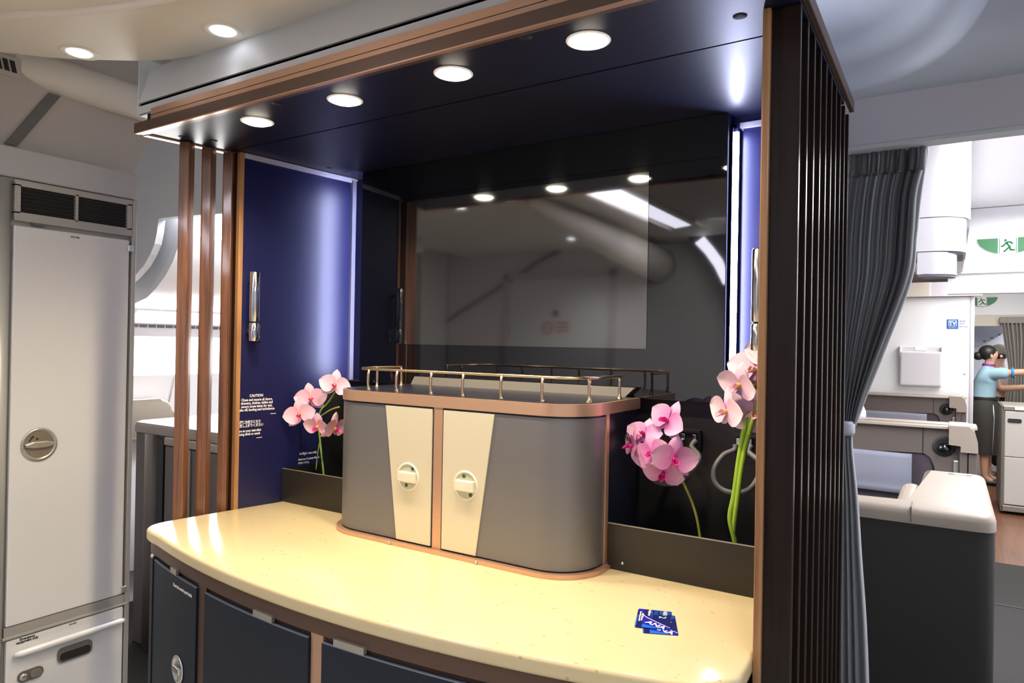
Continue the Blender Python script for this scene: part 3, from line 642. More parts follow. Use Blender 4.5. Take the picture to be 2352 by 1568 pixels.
# ================================================================== CARDS
def card(a, U_, V_, z, label):
    """a: top left corner, U_: short side, V_: long side (world vectors), prints laid out in fractions of both"""
    a = Vector((*a, 0)); U_ = Vector((*U_, 0)); V_ = Vector((*V_, 0)); c = a + U_*.5 + V_*.5
    t = thing('wifi_card', label, 'card', (c.x, c.y, z), 'blue service cards on the worktop')
    def P(u, v): q = a + U_*u + V_*v; return (q.x, q.y)
    def poly(name, uv, m, z0, z1): obj(name, prism(B(), [P(u, v) for u, v in uv], z+z0, z+z1, 'z'), m, t)
    poly('card', [(p[0], p[1]) for p in rrect(0, 1, 0, 1, .05, 3)], 'card_navy', 0, .0007)
    poly('royal_field', [(.2,.985),(.2,.32),(.307,.455),(.517,.60),(.885,.831),(.985,.885),(.985,.985)], 'card_royal', .0007, .0008)
    poly('light_block', [(.02,.02),(.2,.02),(.2,.22),(.02,.22)], 'card_royal', .0007, .0008)
    poly('white_arc', [(.19,.29),(.22,.36),(.307,.44),(.517,.585),(.885,.816),(.99,.875),(.99,.893),(.885,.834),(.517,.607),(.30,.468),(.20,.375),(.175,.29)], 'white_print', .0008, .0010)
    poly('sky_band', [(.2,.815),(.2,.985),(.82,.985)], 'card_sky', .0008, .0009)
    poly('sky_edge', [(.0,.40),(.035,.35),(.035,.97),(.0,.96)], 'card_sky', .0007, .0009)
    def tx(st, size, u, v, m, xd=None, yd=None, sx=1.0, bold=.0002): text('print', st, size, m, t, (*P(u, v), z+.0011), xd or V_, yd or U_, 'LEFT', sx, bold)
    tx('ANA', .020, .27, .735, 'white_print', U_*.47 + V_*.225, U_*.10 - V_*.115, 1.05, .0005)
    tx('ANA', .0105, .87, .02, 'card_sky', sx=.85); tx('WiFi', .0125, .745, .02, 'white_print', sx=.95); tx('Service', .0085, .655, .02, 'card_sky', sx=.75)
    tx('2', .020, .655, .33, 'white_print'); tx('F R E E', .0095, .50, .02, 'card_sky', sx=.9)
    poly('blue_rule', [(.42,.04),(.445,.04),(.445,.42),(.42,.42)], 'card_sky', .0008, .0009)
    tx('In-flight use', .0075, .325, .03, 'white_print', sx=.9); tx('ANA WiFi Service', .0052, .14, .25, 'white_print'); tx('Free of charge on board', .0052, .075, .16, 'white_print')
card((1.399, -.226), (.061, .028), (.039, -.091), 1.0002, 'lower blue service card half hidden under the other card')
card((1.385, -.208), (.064, .023), (.029, -.093), 1.0014, 'upper blue service card reading ANA on the cream worktop')
# ================================================================== ORCHIDS
def petal(bm, L_, W_, cup, bend, nu=7, nv=6, shape=0.75, ruff=0.0):
    uvl = bm.loops.layers.uv.new('UVMap'); G = []
    for i in range(nu+1):
        u = i/nu; wdt = W_*(math.sin(PI*min(1, max(0.0, u))**shape))**.62 if 0 < u < 1 else W_*(.10 if u == 0 else .06)
        row = []
        for j in range(nv+1):
            v = -1 + 2*j/nv
            z = cup*(v*v)*wdt + bend*u*u*L_ + ruff*math.sin(5*v+7*u)*u
            row.append((bm.verts.new((u*L_, v*wdt, z)), u, v))
        G.append(row)
    for i in range(nu):
        for j in range(nv):
            q = [G[i][j], G[i+1][j], G[i+1][j+1], G[i][j+1]]
            f = bm.faces.new([a[0] for a in q]); f.smooth = True
            for lp, a in zip(f.loops, q): lp[uvl].uv = (a[1], a[2])
    return bm
def flower(t, c, face, rollup, R, pm, lipm, seed, lip2='lip_yellow'):
    rnd = random.Random(seed)
    n = Vector(face).normalized(); upv = Vector(rollup); x = upv.cross(n).normalized(); y = n.cross(x)
    Bm = Matrix((x, y, n)).transposed().to_4x4(); Bm.translation = Vector(c)
    bm = B(); sphere(bm, (0,0,.10*R), .10*R, .10*R, .16*R, 10, 8); bm.transform(Bm); fl = obj('flower', bm, lip2, t)
    for ang, L_, W_, bend, cup in ((90,1.0,.34,-.10,-.25),(212,.98,.33,-.15,-.2),(328,.98,.33,-.15,-.2),(8,1.02,.56,.10,.18),(172,1.02,.56,.10,.18)):
        bm = petal(B(), L_*R, W_*R, cup + rnd.uniform(-.1,.1), bend + rnd.uniform(-.08,.12), ruff=.015*R)
        bm.transform(Bm @ Matrix.Rotation(math.radians(ang + rnd.uniform(-8,8)), 4, 'Z') @ Matrix.Translation((0,0,(.03 if W_ > .4 else 0)*R)))
        obj('petal', bm, pm, fl)
    bm = petal(B(), .42*R, .17*R, .9, .5, 5, 4); bm.transform(Bm @ Matrix.Rotation(math.radians(-90), 4, 'Z') @ Matrix.Translation((0,0,.12*R)) @ Matrix.Rotation(math.radians(-45), 4, 'Y')); obj('lip', bm, lipm, fl)
    for sgn in (-1, 1):
        bm = petal(B(), .26*R, .13*R, .6, .3, 4, 3); bm.transform(Bm @ Matrix.Rotation(math.radians(-90+sgn*62), 4, 'Z') @ Matrix.Translation((0,0,.12*R)) @ Matrix.Rotation(math.radians(-55), 4, 'Y')); obj('lip_lobe', bm, lipm, fl)
def stemtube(t, name, pts, r, m):
    bm = B(); tube(bm, spline([Vector(p) for p in pts], 6), r, 8); return obj(name, bm, m, t)
# left: pale pink
t = thing('orchid', 'pale pink orchid spray in the bar corner beside the minibar', 'flower', (.148, .10, 1.04))
OY = .10
def s_(dy): return dy
stemtube(t, 'stem', [(.103,.10,1.06),(.095,.10,1.11),(.078,.10,1.20),(.085,.085,1.27),(.10,.08,1.31),(.13,.085,1.34),(.165,.085,1.38)], .0032, 'stem_green')
stemtube(t, 'stem', [(.060,.10,1.10),(.068,.10,1.16),(.077,.10,1.205)], .0022, 'stem_green')
stemtube(t, 'branch', [(.095,.07,1.28),(.125,.07,1.30),(.165,.07,1.32),(.20,.07,1.33)], .0028, 'stem_olive')
for c, fc, upv, R, sd in (((.071,.06,1.352),(.75,-.62,.05),(-.15,0,1),.055,1), ((.062,.022,1.300),(.60,-.75,-.05),(-.3,0,1),.055,2), ((.125,.045,1.262),(.25,-.9,-.35),(.1,0,1),.050,3), ((.205,.045,1.262),(.95,.1,-.3),(.25,0,1),.054,4), ((.172,.075,1.402),(.62,-.72,.1),(.25,0,1),.054,5)):
    flower(t, c, fc, upv, R, 'petal_pink', 'lip_magenta', sd)
# middle: magenta veined
t = thing('orchid', 'magenta veined orchid in front of the black rubber loop', 'flower', (1.40, .10, 1.04))
stemtube(t, 'stem', [(1.424,.095,1.05),(1.418,.10,1.091),(1.409,.10,1.135),(1.395,.10,1.175),(1.373,.10,1.218),(1.350,.10,1.262),(1.33,.10,1.30)], .0034, 'stem_olive')
stemtube(t, 'branch', [(1.345,.10,1.27),(1.33,.10,1.305),(1.305,.10,1.305),(1.28,.10,1.29)], .0028, 'stem_olive')
for c, fc, upv, R, sd in (((1.342,.075,1.368),(-.30,-.8,.25),(.5,0,1),.055,11), ((1.276,.085,1.326),(.0,-.8,.5),(.1,0,1),.050,12), ((1.310,.055,1.286),(-.15,-.95,.1),(-.35,0,1),.055,13), ((1.366,.05,1.280),(.5,-.8,-.1),(.25,0,1),.058,14), ((1.256,.06,1.300),(-.75,-.6,.0),(-.1,0,1),.050,15), ((1.334,.07,1.240),(.1,-.85,-.45),(.2,0,1),.052,16)):
    flower(t, c, fc, upv, R, 'petal_orchid', 'lip_magenta', sd, 'lip_magenta')
# right: lilac with thick green stems
t = thing('orchid', 'lilac white orchid with two thick green stems beside wood screen', 'flower', (1.52, .06, 1.04))
stemtube(t, 'stem', [(1.522,.06,1.06),(1.512,.055,1.11),(1.503,.05,1.158),(1.512,.05,1.215),(1.522,.05,1.30),(1.537,.05,1.39),(1.552,.05,1.45),(1.575,.05,1.52)], .0062, 'stem_green')
stemtube(t, 'stem', [(1.510,.055,1.118),(1.514,.05,1.16),(1.522,.045,1.22),(1.532,.045,1.30),(1.55,.045,1.38),(1.575,.045,1.45),(1.60,.045,1.50)], .0058, 'stem_green')
stemtube(t, 'flower_stalk', [(1.538,.048,1.395),(1.525,.04,1.425),(1.510,.035,1.428),(1.498,.03,1.415)], .003, 'stem_pale')
stemtube(t, 'flower_stalk', [(1.575,.048,1.462),(1.555,.035,1.475),(1.54,.03,1.473),(1.527,.03,1.455)], .003, 'stem_pale')
for c, fc, upv, R, sd in (((1.498,.03,1.405),(-.55,-.72,-.1),(.15,0,1),.058,21), ((1.526,.03,1.468),(-.45,-.75,-.3),(.25,0,1),.056,22), ((1.556,.04,1.502),(-.2,-.95,.1),(.1,0,1),.066,23), ((1.562,.055,1.450),(.15,-.95,.1),(.0,0,1),.060,24), ((1.552,.05,1.405),(.25,-.9,-.2),(.2,0,1),.052,25), ((1.590,.045,1.545),(-.1,-.95,.1),(.0,0,1),.058,26), ((1.580,.06,1.385),(.1,-.9,-.2),(.0,0,1),.050,27)):
    flower(t, c, fc, upv, R, 'petal_lilac', 'lip_pale', sd, 'lip_yellow')
# ================================================================== CLOSET (left)
CX = -.55
t = thing('storage_closet', 'tall grey storage closet with ventilation grille and turn latch', 'closet', (-.57, -.5, 0))
obj('body', box(B(), -1.15, CX-.012, -.95, -.212, 0, 2.05), 'closet_frame', t)
obj('header', box(B(), -1.15, CX, -.95, -.212, 2.045, 2.14, .004), 'closet_header', t)
bm = B(); lathe(bm, [(.030,0),(.030,2.035)], (CX-.018,-.628,.0), (0,0,1), 20); obj('corner_post', bm, 'closet_frame', t)
obj('left_panel', box(B(), CX-.012, CX-.004, -.95, -.655, 0.02, 2.04), 'closet_dark', t)
obj('right_stile', box(B(), CX-.012, CX+.006, -.228, -.212, 0.02, 2.04, .003), 'closet_frame', t)
gset = obj('grille_frame', box(box(box(box(box(B(), CX-.012, CX+.006, -.597,-.230, 2.021,2.040), CX-.012, CX+.006, -.597,-.230, 1.912,1.939), CX-.012, CX+.006, -.597,-.580, 1.935,2.025), CX-.012, CX+.006, -.247,-.230, 1.935,2.025), CX-.012, CX+.006, -.419,-.410, 1.935,2.025), 'closet_frame', t)
obj('grille_back', box(B(), CX-.012, CX-.006, -.585,-.245, 1.935,2.025), 'vent_black', t)
for y0, y1 in ((-.580,-.419),(-.410,-.247)):
    for k in range(7):
        z = 1.942 + .012*k
        bm = B(); prism(bm, [(CX-.008,z+.006),(CX+.000,z),(CX+.001,z+.0015),(CX-.007,z+.0075)], y0, y1, 'y'); obj('louvre', bm, 'louvre', gset)
obj('door_catch', box(B(), CX-.004, CX+.006, -.545,-.505, 1.905,1.913,.002), 'closet_dark', t)
d = obj('upper_door', box(B(), CX-.012, CX+.004, -.596,-.236, .638, 1.897, .004), 'closet_door', t)
c = (CX+.004, -.513, 1.201)
obj('latch_ring', lathe(B(), [(.054,0),(.053,.004),(.047,.005),(.043,.002)], c, (1,0,0), 36, False), 'latch_silver', d)
obj('latch_pit', lathe(B(), [(.0435,.0022),(.040,.0012),(.004,.001)], c, (1,0,0), 36), 'latch_brown', d)
bm = B(); prism(bm, [(-.043,.004),(-.02,.011),(.02,.011),(.043,.004),(.040,-.006),(.02,-.011),(-.02,-.011),(-.04,-.006)], .001, .012, 'z', .003, 2); bm.transform(Matrix.Translation(c) @ Matrix(((0,0,1),(1,0,0),(0,1,0))).to_4x4()); obj('latch_grip', bm, 'latch_silver', d)
bm = B(); prism(bm, [(-.545,1.214),(-.541,1.212),(-.533,1.224),(-.530,1.222),(-.529,1.231),(-.538,1.228),(-.536,1.2265)], CX+.0055, CX+.0068, 'x'); obj('latch_arrow', bm, 'black_print', d)
obj('latch_dot', lathe(B(), [(.0035,.001),(.0035,.0035),(.001,.0036)], (CX+.004,-.520,1.220), (1,0,0), 12), 'black_print', d)
for z in (1.868, .655): obj('hinge', box(B(), CX-.002, CX+.010, -.243,-.224, z-.012, z+.012, .003), 'bright_silver', d)
text('label_text', 'CU1-302', .0075, 'black_print', d, (CX+.0045,-.432,1.880), (0,1,0), up, 'LEFT', 1, .0003)
obj('mid_rail', box(box(B(), CX-.012, CX+.002, -.60,-.222, .606, .636), CX-.006, CX+.008, -.605,-.218, .598, .606, .002), 'closet_frame', t)
d = obj('lower_door', box(B(), CX-.012, CX+.004, -.594,-.232, .06, .594, .004), 'closet_door', t)
bm = B(); tube(bm, [(CX+.016,-.575,.549),(CX+.020,-.56,.549),(CX+.020,-.25,.549),(CX+.016,-.236,.549)], [.006,.0105,.0105,.006], 12); obj('bar_handle', bm, 'closet_door', d)
obj('handle_foot', box(box(B(), CX+.004, CX+.016, -.55,-.53, .543,.555), CX+.004, CX+.016, -.28,-.26, .543,.555), 'closet_frame', d)
bm = B(); prism(bm, rrect(-.447,-.338,.470,.518,.016,5), CX+.004, CX+.010, 'x'); obj('pull_recess', bm, 'closet_dark', d)
bm = B(); prism(bm, rrect(-.440,-.345,.476,.502,.011,5), CX+.010, CX+.0115, 'x'); obj('pull_opening', bm, 'vent_black', d)
bm = B(); prism(bm, rrect(-.562,-.488,.450,.485,.0165,5), CX+.004, CX+.009, 'x'); obj('slide_latch', bm, 'closet_dark', d)
bm = B(); prism(bm, rrect(-.527,-.494,.455,.480,.0115,5), CX+.009, CX+.014, 'x'); obj('slide_button', bm, 'latch_silver', d)
bm = B(); lathe(bm, [(.0115,0),(.0115,.004),(.004,.005)], (CX+.009,-.546,.4675), (1,0,0), 18); obj('lock_cylinder', bm, 'latch_silver', d)
text('label_text', 'Emergency\nequipment only', .0105, 'black_print', d, (CX+.0045,-.535,.585), (0,1,0), up, 'CENTER', .95, .0004, .85)
text('label_text', 'CU-101', .0075, 'black_print', d, (CX+.0045,-.412,.585), (0,1,0), up, 'LEFT', 1, .0003)
t = thing('air_grille', 'small dark slotted air grille under the ceiling above the closet', 'grille', (-.61, -.62, 2.36))
obj('frame', box(B(), -.6199, -.612, -.80, -.558, 2.378, 2.442, .002), 'cove_taupe', t)
for k in range(9): obj('slot', (lambda bm: prism(bm, [(-.585-.020*k,2.392),(-.571-.020*k,2.392),(-.579-.020*k,2.428),(-.593-.020*k,2.428)], -.612, -.6105, 'x'))(B()), 'vent_black', t)
bm = B(); box(bm, .655, .69, -.402, -.374, 2.345, 2.361, .002); tag(obj('ceiling_clip', bm, 'beam_cream'), 'tiny cream clip on the ceiling edge above the grey bulkhead', 'clip')
# ================================================================== LEFT CABIN
bm = B(); prism(bm, [(-1.258,2.30),(-1.256,2.085),(-1.275,2.04),(-1.30,1.993),(-1.345,1.937),(-1.39,1.889),(-1.446,1.838),(-1.483,1.806),(-1.60,1.80),(-1.785,1.80),(-1.785,2.45),(-1.258,2.45)][::-1], .40, 3.4, 'y')
t = thing('overhead_bin', 'grey curved overhead bin seen between locker and walnut slats', 'bin', (-1.6,1.5,1.7))
obj('bin_body', bm, 'cabin_grey', t, 40)
bm = B(); prism(bm, [(-1.24,2.06),(-1.262,1.99),(-1.30,1.925),(-1.36,1.86),(-1.44,1.80),(-1.52,1.755),(-1.64,1.725),(-1.785,1.712),(-1.785,1.80),(-1.60,1.805),(-1.483,1.806),(-1.39,1.889),(-1.30,1.993),(-1.256,2.085)], .385, 3.4, 'y'); obj('bin_lip', bm, 'cabin_white', t, 40)
t = thing('sidewall_lining', 'bright white aircraft sidewall with vent ledge behind the slats', 'panel', (-2.05,1.2,0))
bm = B(); prism(bm, [(-2.11,1.64),(-1.97,1.625),(-1.80,1.70),(-1.80,1.73),(-2.11,1.80)], .5, 3.4, 'y'); obj('ledge', bm, 'bin_lilac', t)
for y in [.55+.052*k for k in range(6)] + [.90+.052*k for k in range(14)]: obj('vent_slot', box(B(), -1.972,-1.966, y, y+.042, 1.612,1.628), 'bin_dark_line', t)
obj('ledge_front', box(B(), -2.11,-1.97,.5,3.4,1.56,1.632), 'bin_lilac', t)
obj('window_band', box(B(), -2.12,-2.07,.45,3.4,1.335,1.56), 'window_glow', t)
obj('lower_lining', box(B(), -2.12,-2.05,.45,3.4,.2,1.333,.004), 'cabin_white', t)
bm = B(); tube(bm, [(-2.045,.93,1.60),(-2.045,.80,1.02)], .004, 6); obj('lining_seam', bm, 'bin_lilac', t)
bm = B(); prism(bm, [(y, z) for y, z in rrect(.40,.80,.98,1.20,.09,6)], -2.05, -1.93, 'x', .02, 3); obj('seat_headrest', bm, 'seat_beige', t, 40)
t = thing('window_seat', 'beige and dark seat shell with black slit behind the walnut slats', 'seat', (-1.05,.6,0))
bm = B(); prism(bm, rrect(-1.60,-.45,.36,1.30,.05,5), 1.075, 1.125, 'z', .022, 3); obj('top_rim', bm, 'seat_beige', t, 40)
obj('shell', box(B(), -1.58,-.47,.375,1.28,.0,1.077,.01), 'seat_taupe', t)
obj('front_panel', box(B(), -1.28,-.50,.352,.378,.05,1.03,.006), 'seat_taupe', t)
obj('panel_rail', box(B(), -1.28,-.50,.345,.378,1.034,1.072,.006), 'seat_beige', t)
obj('slit', box(B(), -1.345,-1.29,.350,.378,.0,1.06), 'vent_black', t)
bm = B(); lathe(bm, [(.055,0),(.055,1.075)], (-1.42,.395,0), (0,0,1), 18); obj('corner_column', bm, 'seat_taupe', t)
for x in (-1.08,-.95,-.82): obj('pleat', box(B(), x, x+.018, .344,.352,.06,1.03,.003), 'seat_beige', t)
struct('wall_left_reflector', box(B(), -2.1,-.1,3.5,3.56,0,2.6), 'cabin_white')  # unseen white wall, added as a bright surface for the slat edges to mirror
# ================================================================== CURTAIN (right)
def curtain_rows(levels, y0, amp, nf, n=90):
    rows = []
    for (z, xl, xr, a) in levels:
        rows.append([(xl + (xr-xl)*k/n, y0 + a*amp*math.sin(2*PI*nf*k/n + .6*math.sin(3*k/n*PI)) + .25*a*amp*math.sin(2*PI*nf*2.3*k/n+1.0), z) for k in range(n+1)])
    return rows
def interp(levels, n=7):
    out = spline([Vector(l) for l in levels] if len(levels[0]) == 3 else [Vector((l[0], l[1], l[2], l[3])) for l in levels], n)
    return [tuple(o) for o in out]
def thick(o, th):
    md = o.modifiers.new('solid', 'SOLIDIFY'); md.thickness = th; md.offset = 0
t = thing('curtain', 'grey pleated curtain tied back beside the wood screen', 'curtain', (1.72,.82,0))
bm = B(); loft(bm, curtain_rows(interp([(2.095,1.565,1.852,1.0),(2.02,1.56,1.838,1.1),(1.90,1.55,1.832,1.1),(1.77,1.555,1.818,1.0),(1.56,1.575,1.750,.8),(1.40,1.60,1.700,.55),(1.31,1.62,1.678,.35)]), .82, .020, 11)); o = obj('upper_drape', bm, 'curtain_grey', t); thick(o, .003)
bm = B(); loft(bm, curtain_rows(interp([(1.31,1.62,1.676,.35),(1.25,1.61,1.675,.5),(1.09,1.60,1.692,.7),(.90,1.59,1.706,.9),(.69,1.575,1.722,1.0),(.40,1.57,1.735,1.1),(.03,1.565,1.745,1.1)]), .82, .020, 7)); o = obj('lower_drape', bm, 'curtain_pale', t); thick(o, .003)
bm = B(); loft(bm, curtain_rows([(2.170,1.567,1.862,1.1),(2.13,1.567,1.860,1.15),(2.095,1.567,1.856,1.1)], .818, .020, 11)); o = obj('heading_tape', bm, 'curtain_grey', t); thick(o, .006)
bm = B(); loft(bm, curtain_rows(interp([(2.165,1.80,1.868,.6),(2.02,1.79,1.850,.6),(1.90,1.785,1.840,.6),(1.77,1.775,1.828,.6),(1.56,1.71,1.762,.5),(1.40,1.66,1.708,.4),(1.31,1.63,1.680,.3)]), .848, .014, 3, 30)); o = obj('pale_edge', bm, 'curtain_pale', t); thick(o, .003)
bm = B(); lathe(bm, [(.030,0),(.034,.01),(.034,.035),(.030,.045)], (1.648,.82,1.285), (0,0,1), 20); obj('tie_band', bm, 'trim_white', t)
obj('wall_hook', box(B(), 1.612,1.628,.785,.80,1.27,1.34,.003), 'dark_rubber', t)
obj('track', box(B(), 1.56,3.75,.806,.836,2.168,2.180), 'trim_white', t)
for k in range(8): obj('track_glider', box(B(), 1.58+.038*k,1.588+.038*k,.812,.828,2.160,2.172), 'white_print', t)
# ================================================================== SEATS (right)
def rounded_L(x0, x1, y0, y1, xc, yb):
    """L footprint: back bar y0..yb full width plus console xc..x1 to y1"""
    return [(x0,y0),(x1-.06,y0),(x1-.025,y0+.008),(x1-.008,y0+.025),(x1,y0+.06),(x1,y1-.05),(x1-.015,y1-.015),(x1-.05,y1),(xc+.02,y1),(xc,y1-.02),(xc,yb),(x0,yb)]
def suite(y0, yc, y1, label, lamp_label, first):
    t = thing('business_seat', label, 'seat', (1.7, y0, 0), 'business seats along the aisle')
    bm = B(); prism(bm, rounded_L(1.20,2.075,y0,yc,1.83,y0+.10), .925, .985, 'z', .03, 4); obj('top_cap', bm, 'seat_beige', t, 40)
    obj('cap_seam', box(B(), 1.815,1.818,y0-.001,y0+.10,.93,.9865), 'seat_taupe', t)
    bm = B(); prism(bm, rounded_L(1.21,2.072,y0+.004,yc-.01,1.84,y0+.09), 0, .925, 'z'); obj('shell', bm, 'seat_dark', t, 40)
    obj('call_button', box(B(), 1.93,2.02,yc-.10,yc-.075,.985,.9862), 'seat_taupe', t)
    obj('button_light', box(B(), 1.955,2.0,yc-.094,yc-.082,.986,.9868), 'button_glow', t)
    obj('armrest', box(B(), 1.74,1.83,y0+.10,yc-.1,.60,.93,.04,4), 'seat_beige', t)
    obj('cup_tray', box(B(), 1.76,1.832,y0+.11,y0+.24,.93,.945,.003), 'white_print', t)
    # backrest that faces the bar
    bm = B(); prism(bm, [(1.10,1.095),(1.10,.90),(1.80,.925),(1.835,.90),(1.855,.85),(1.865,.78),(1.865,.60),(2.0,.60),(2.0,1.09),(1.90,1.095)], y1, y1+.05, 'y', 0); obj('wing_panel', bm, 'seat_taupe', t)
    obj('wing_seam', box(B(), 1.792,1.797,y1-.002,y1+.01,.93,1.09), 'seat_dark', t)
    obj('backrest', box(B(), 1.10,1.87,y1+.012,y1+.10,.40,.95,.03,3), 'seat_purple', t)
    bm = B(); rows = []
    for k in range(9):
        z = .918 - .25*k/8; dy = -.012 - .010*math.sin(PI*k/8) - (.012 if k == 8 else 0)
        rows.append([(1.10 + (1.737-1.10)*j/10, y1 + dy + .003*math.sin(j*1.3), z - .004*j/10) for j in range(11)])
    loft(bm, rows); o = obj('headrest_cover', bm, 'cloth_blue', t); thick(o, .004)
    bm = B(); prism(bm, [(1.10,y1-.03),(2.02,y1-.03),(2.055,y1-.01),(2.075,y1+.04),(2.075,y1+.24),(1.10,y1+.24)], 1.085, 1.105, 'z', .008, 3); obj('back_cap', bm, 'seat_beige', t, 40)
    obj('cap_line', box(B(), 1.10,2.05,y1+.02,y1+.026,1.105,1.107), 'seat_dark', t)
    bm = B(); prism(bm, [(1.93,1.11),(2.03,1.11),(2.06,1.08),(2.075,1.02),(2.078,.955),(1.99,.955),(1.99,.99),(1.93,.995)], y1-.06, y1+.24, 'y'); obj('console_head', bm, 'seat_beige', t, 40)
    obj('console_side', box(B(), 1.985,2.025,y1-.04,y1+.2,.55,.955,.006), 'seat_taupe', t); obj('console_side', box(B(), 2.03,2.074,y1-.04,y1+.2,.55,.95,.006), 'seat_taupe', t)
    obj('lamp_socket', lathe(B(), [(.060,0),(.060,.006),(.045,.008),(.03,.002)], (1.905,y1,.975), (0,-1,0), 24), 'dark_rubber', t)
    bm = B(); sphere(bm, (1.905,y1-.012,.965), .035); obj('reading_lamp', bm, 'black_glass', t)
    obj('handset', box(B(), 1.955,1.985,y1-.02,y1+.02,.78,.90,.008), 'latch_silver', t)
suite(1.33, 2.32, 3.40, 'nearest business seat with beige cap and dark shell', '', True)
suite(3.66, 4.75, 6.70, 'farther business seat against the white partition', '', False)
bm = B(); sphere(bm, (1.315,3.72,1.110), .135, .07, .125, 20, 14); 
tag(obj('pillow', bm, 'pillow_blue'), 'pale blue pillow on the farther seat just right of the curtain', 'pillow')
# ================================================================== RIGHT CABIN BACKGROUND
t = thing('cabin_partition', 'white cabin partition with literature pocket and blue TV sticker', 'partition', (1.6,7.0,0))
obj('panel', box(B(), .6,2.135,7.0,7.06,0,2.136,.012,3), 'cabin_white', t)
obj('edge_profile', box(B(), 2.098,2.138,6.992,7.06,0,2.136,.012,3), 'bin_lilac', t)
p = obj('pocket', box(B(), 1.472,1.862,6.93,7.0,1.185,1.555,.02,3), 'bin_lilac', t)
obj('pocket_back', box(B(), 1.472,1.862,6.985,7.0,1.50,1.605,.006), 'bin_lilac', p)
obj('pocket_side', box(box(B(), 1.468,1.485,6.94,7.0,1.5,1.61,.004), 1.850,1.867,6.94,7.0,1.5,1.61,.004), 'cabin_white', p)
obj('pocket_label', box(B(), 1.61,1.72,6.980,6.986,1.565,1.60), 'white_print', p)
st = obj('tv_sticker', box(B(), 1.897,1.998,6.996,7.0,1.798,1.897), 'sticker_blue', t)
text('sticker_text', 'TV', .052, 'white_print', st, (1.947,6.995,1.838), (1,0,0), up, 'CENTER', 1, .002)
text('sticker_text', 'SKY LIVE TV', .014, 'white_print', st, (1.947,6.995,1.806), (1,0,0), up, 'CENTER', .9)
bm = B()
for a in ((1.912,1.983,1.826,1.830),(1.912,1.983,1.884,1.888),(1.912,1.916,1.826,1.888),(1.979,1.983,1.826,1.888)): box(bm, a[0],a[1],6.994,6.996,a[2],a[3])
obj('sticker_frame', bm, 'white_print', st)
text('sticker_text', 'ANA\nWiFi\nService', .032, 'grey_print', st, (2.006,6.996,1.868), (1,0,0), up, 'LEFT', .85, 0, .85)
obj('stud', lathe(B(), [(.008,0),(.008,.004),(.003,.006)], (2.06,6.996,1.33), (0,-1,0), 10), 'latch_silver', t)
t = thing('partition_header', 'beige and grey header strip above the white partition', 'panel', (1.6,6.9,2.14))
obj('beige_strip', box(B(), .6,1.738,6.90,7.06,2.137,2.285), 'beige_header', t)
obj('grey_strip', box(B(), 1.738,2.2,6.92,7.06,2.137,2.285), 'header_grey', t)
t = thing('overhead_bin', 'lilac grey overhead bin end beside the tied-back curtain', 'bin', (1.9,3,1.9))
def binsec(x0, x1, r, ye=4.55):
    return [(x0,2.0)] + [(x1-r+r*math.sin(a), 2.0+r-r*math.cos(a)) for a in [PI/2*k/10 for k in range(11)]] + [(x1,ye),(x0,ye)]
obj('upper_body', (lambda bm: (prism(bm, binsec(1.70,2.0,.16), 2.150, 2.615, 'z')))(B()), 'bin_lilac', t, 40)
obj('middle_body', (lambda bm: (prism(bm, binsec(1.755,1.985,.13,2.40), 1.998, 2.146, 'z')))(B()), 'bin_lilac', t, 40)
obj('lower_body', (lambda bm: (prism(bm, binsec(1.80,1.95,.10,2.14), 1.896, 1.994, 'z')))(B()), 'bin_lilac', t, 40)
obj('shadow_gap', (lambda bm: (prism(bm, [(p[0], p[1]+.004) for p in binsec(1.772,1.975,.13,2.38)], 1.99, 2.152, 'z')))(B()), 'bin_dark_line', t, 40)
obj('bottom_edge', (lambda bm: (prism(bm, binsec(1.815,1.945,.10,2.13), 1.885, 1.897, 'z')))(B()), 'bin_dark_line', t, 40)
t = thing('exit_header', 'white ceiling header carrying the large green exit sign', 'panel', (2.6,4.6,2.0))
obj('panel', box(B(), 1.908,3.7,4.6,4.72,1.993,2.616), 'cabin_white', t)
obj('step', box(B(), 1.925,3.7,4.56,4.6,2.14,2.616), 'cabin_white', t)
def exit_sign(cx_, y, cz, w_, h_, label, root=(0,0,0)):
    t = thing('exit_sign', label, 'sign', (cx_, y, cz), 'green running man exit signs')
    obj('backplate', prism(B(), [(cx_+w_*math.cos(a)*1.02, cz + h_*math.sin(a)*1.02) for a in [PI + PI*k/20 for k in range(21)]], y-.012, y, 'y'), 'white_print', t)
    for s in (-1, 1):
        a0 = PI if s < 0 else 2*PI; pts = []
        for k in range(13):
            a = PI + (math.acos(.32)-0)*k/12 if s < 0 else 2*PI - math.acos(.32)*k/12
            pts.append((cx_ + w_*math.cos(a), cz + h_*math.sin(a)))
        pts.append((cx_ + s*w_*.32, cz))
        obj('green_field', prism(B(), pts, y-.016, y-.012, 'y'), 'green_sign', t)
    m = B(); k = h_/.12
    lathe(m, [(.010*k,0),(.010*k,.003)], (cx_-.015*k, y-.013, cz-.018*k), (0,-1,0), 14)
    for a, b in (((-.012,-.034),(.012,-.066)), ((.012,-.066),(-.008,-.088)), ((-.008,-.088),(-.024,-.104)), ((.012,-.066),(.018,-.092)), ((.018,-.092),(.044,-.092)), ((-.010,-.036),(-.030,-.062)), ((-.030,-.062),(-.042,-.062)), ((-.008,-.034),(.016,-.030)), ((.016,-.030),(.030,-.046))):
        tube(m, [(cx_+a[0]*k, y-.014, cz+a[1]*k), (cx_+b[0]*k, y-.014, cz+b[1]*k)], .006*k, 6)
    obj('running_man', m, 'green_sign', t)
    fr = B(); e = .28*w_
    fr.free()
    for q in ((-e,-e+.004*k),(e-.004*k,e)): obj('frame_line', box(B(), cx_+q[0], cx_+q[1], y-.015, y-.012, cz-.115*k, cz-.003*k), 'green_sign', t)
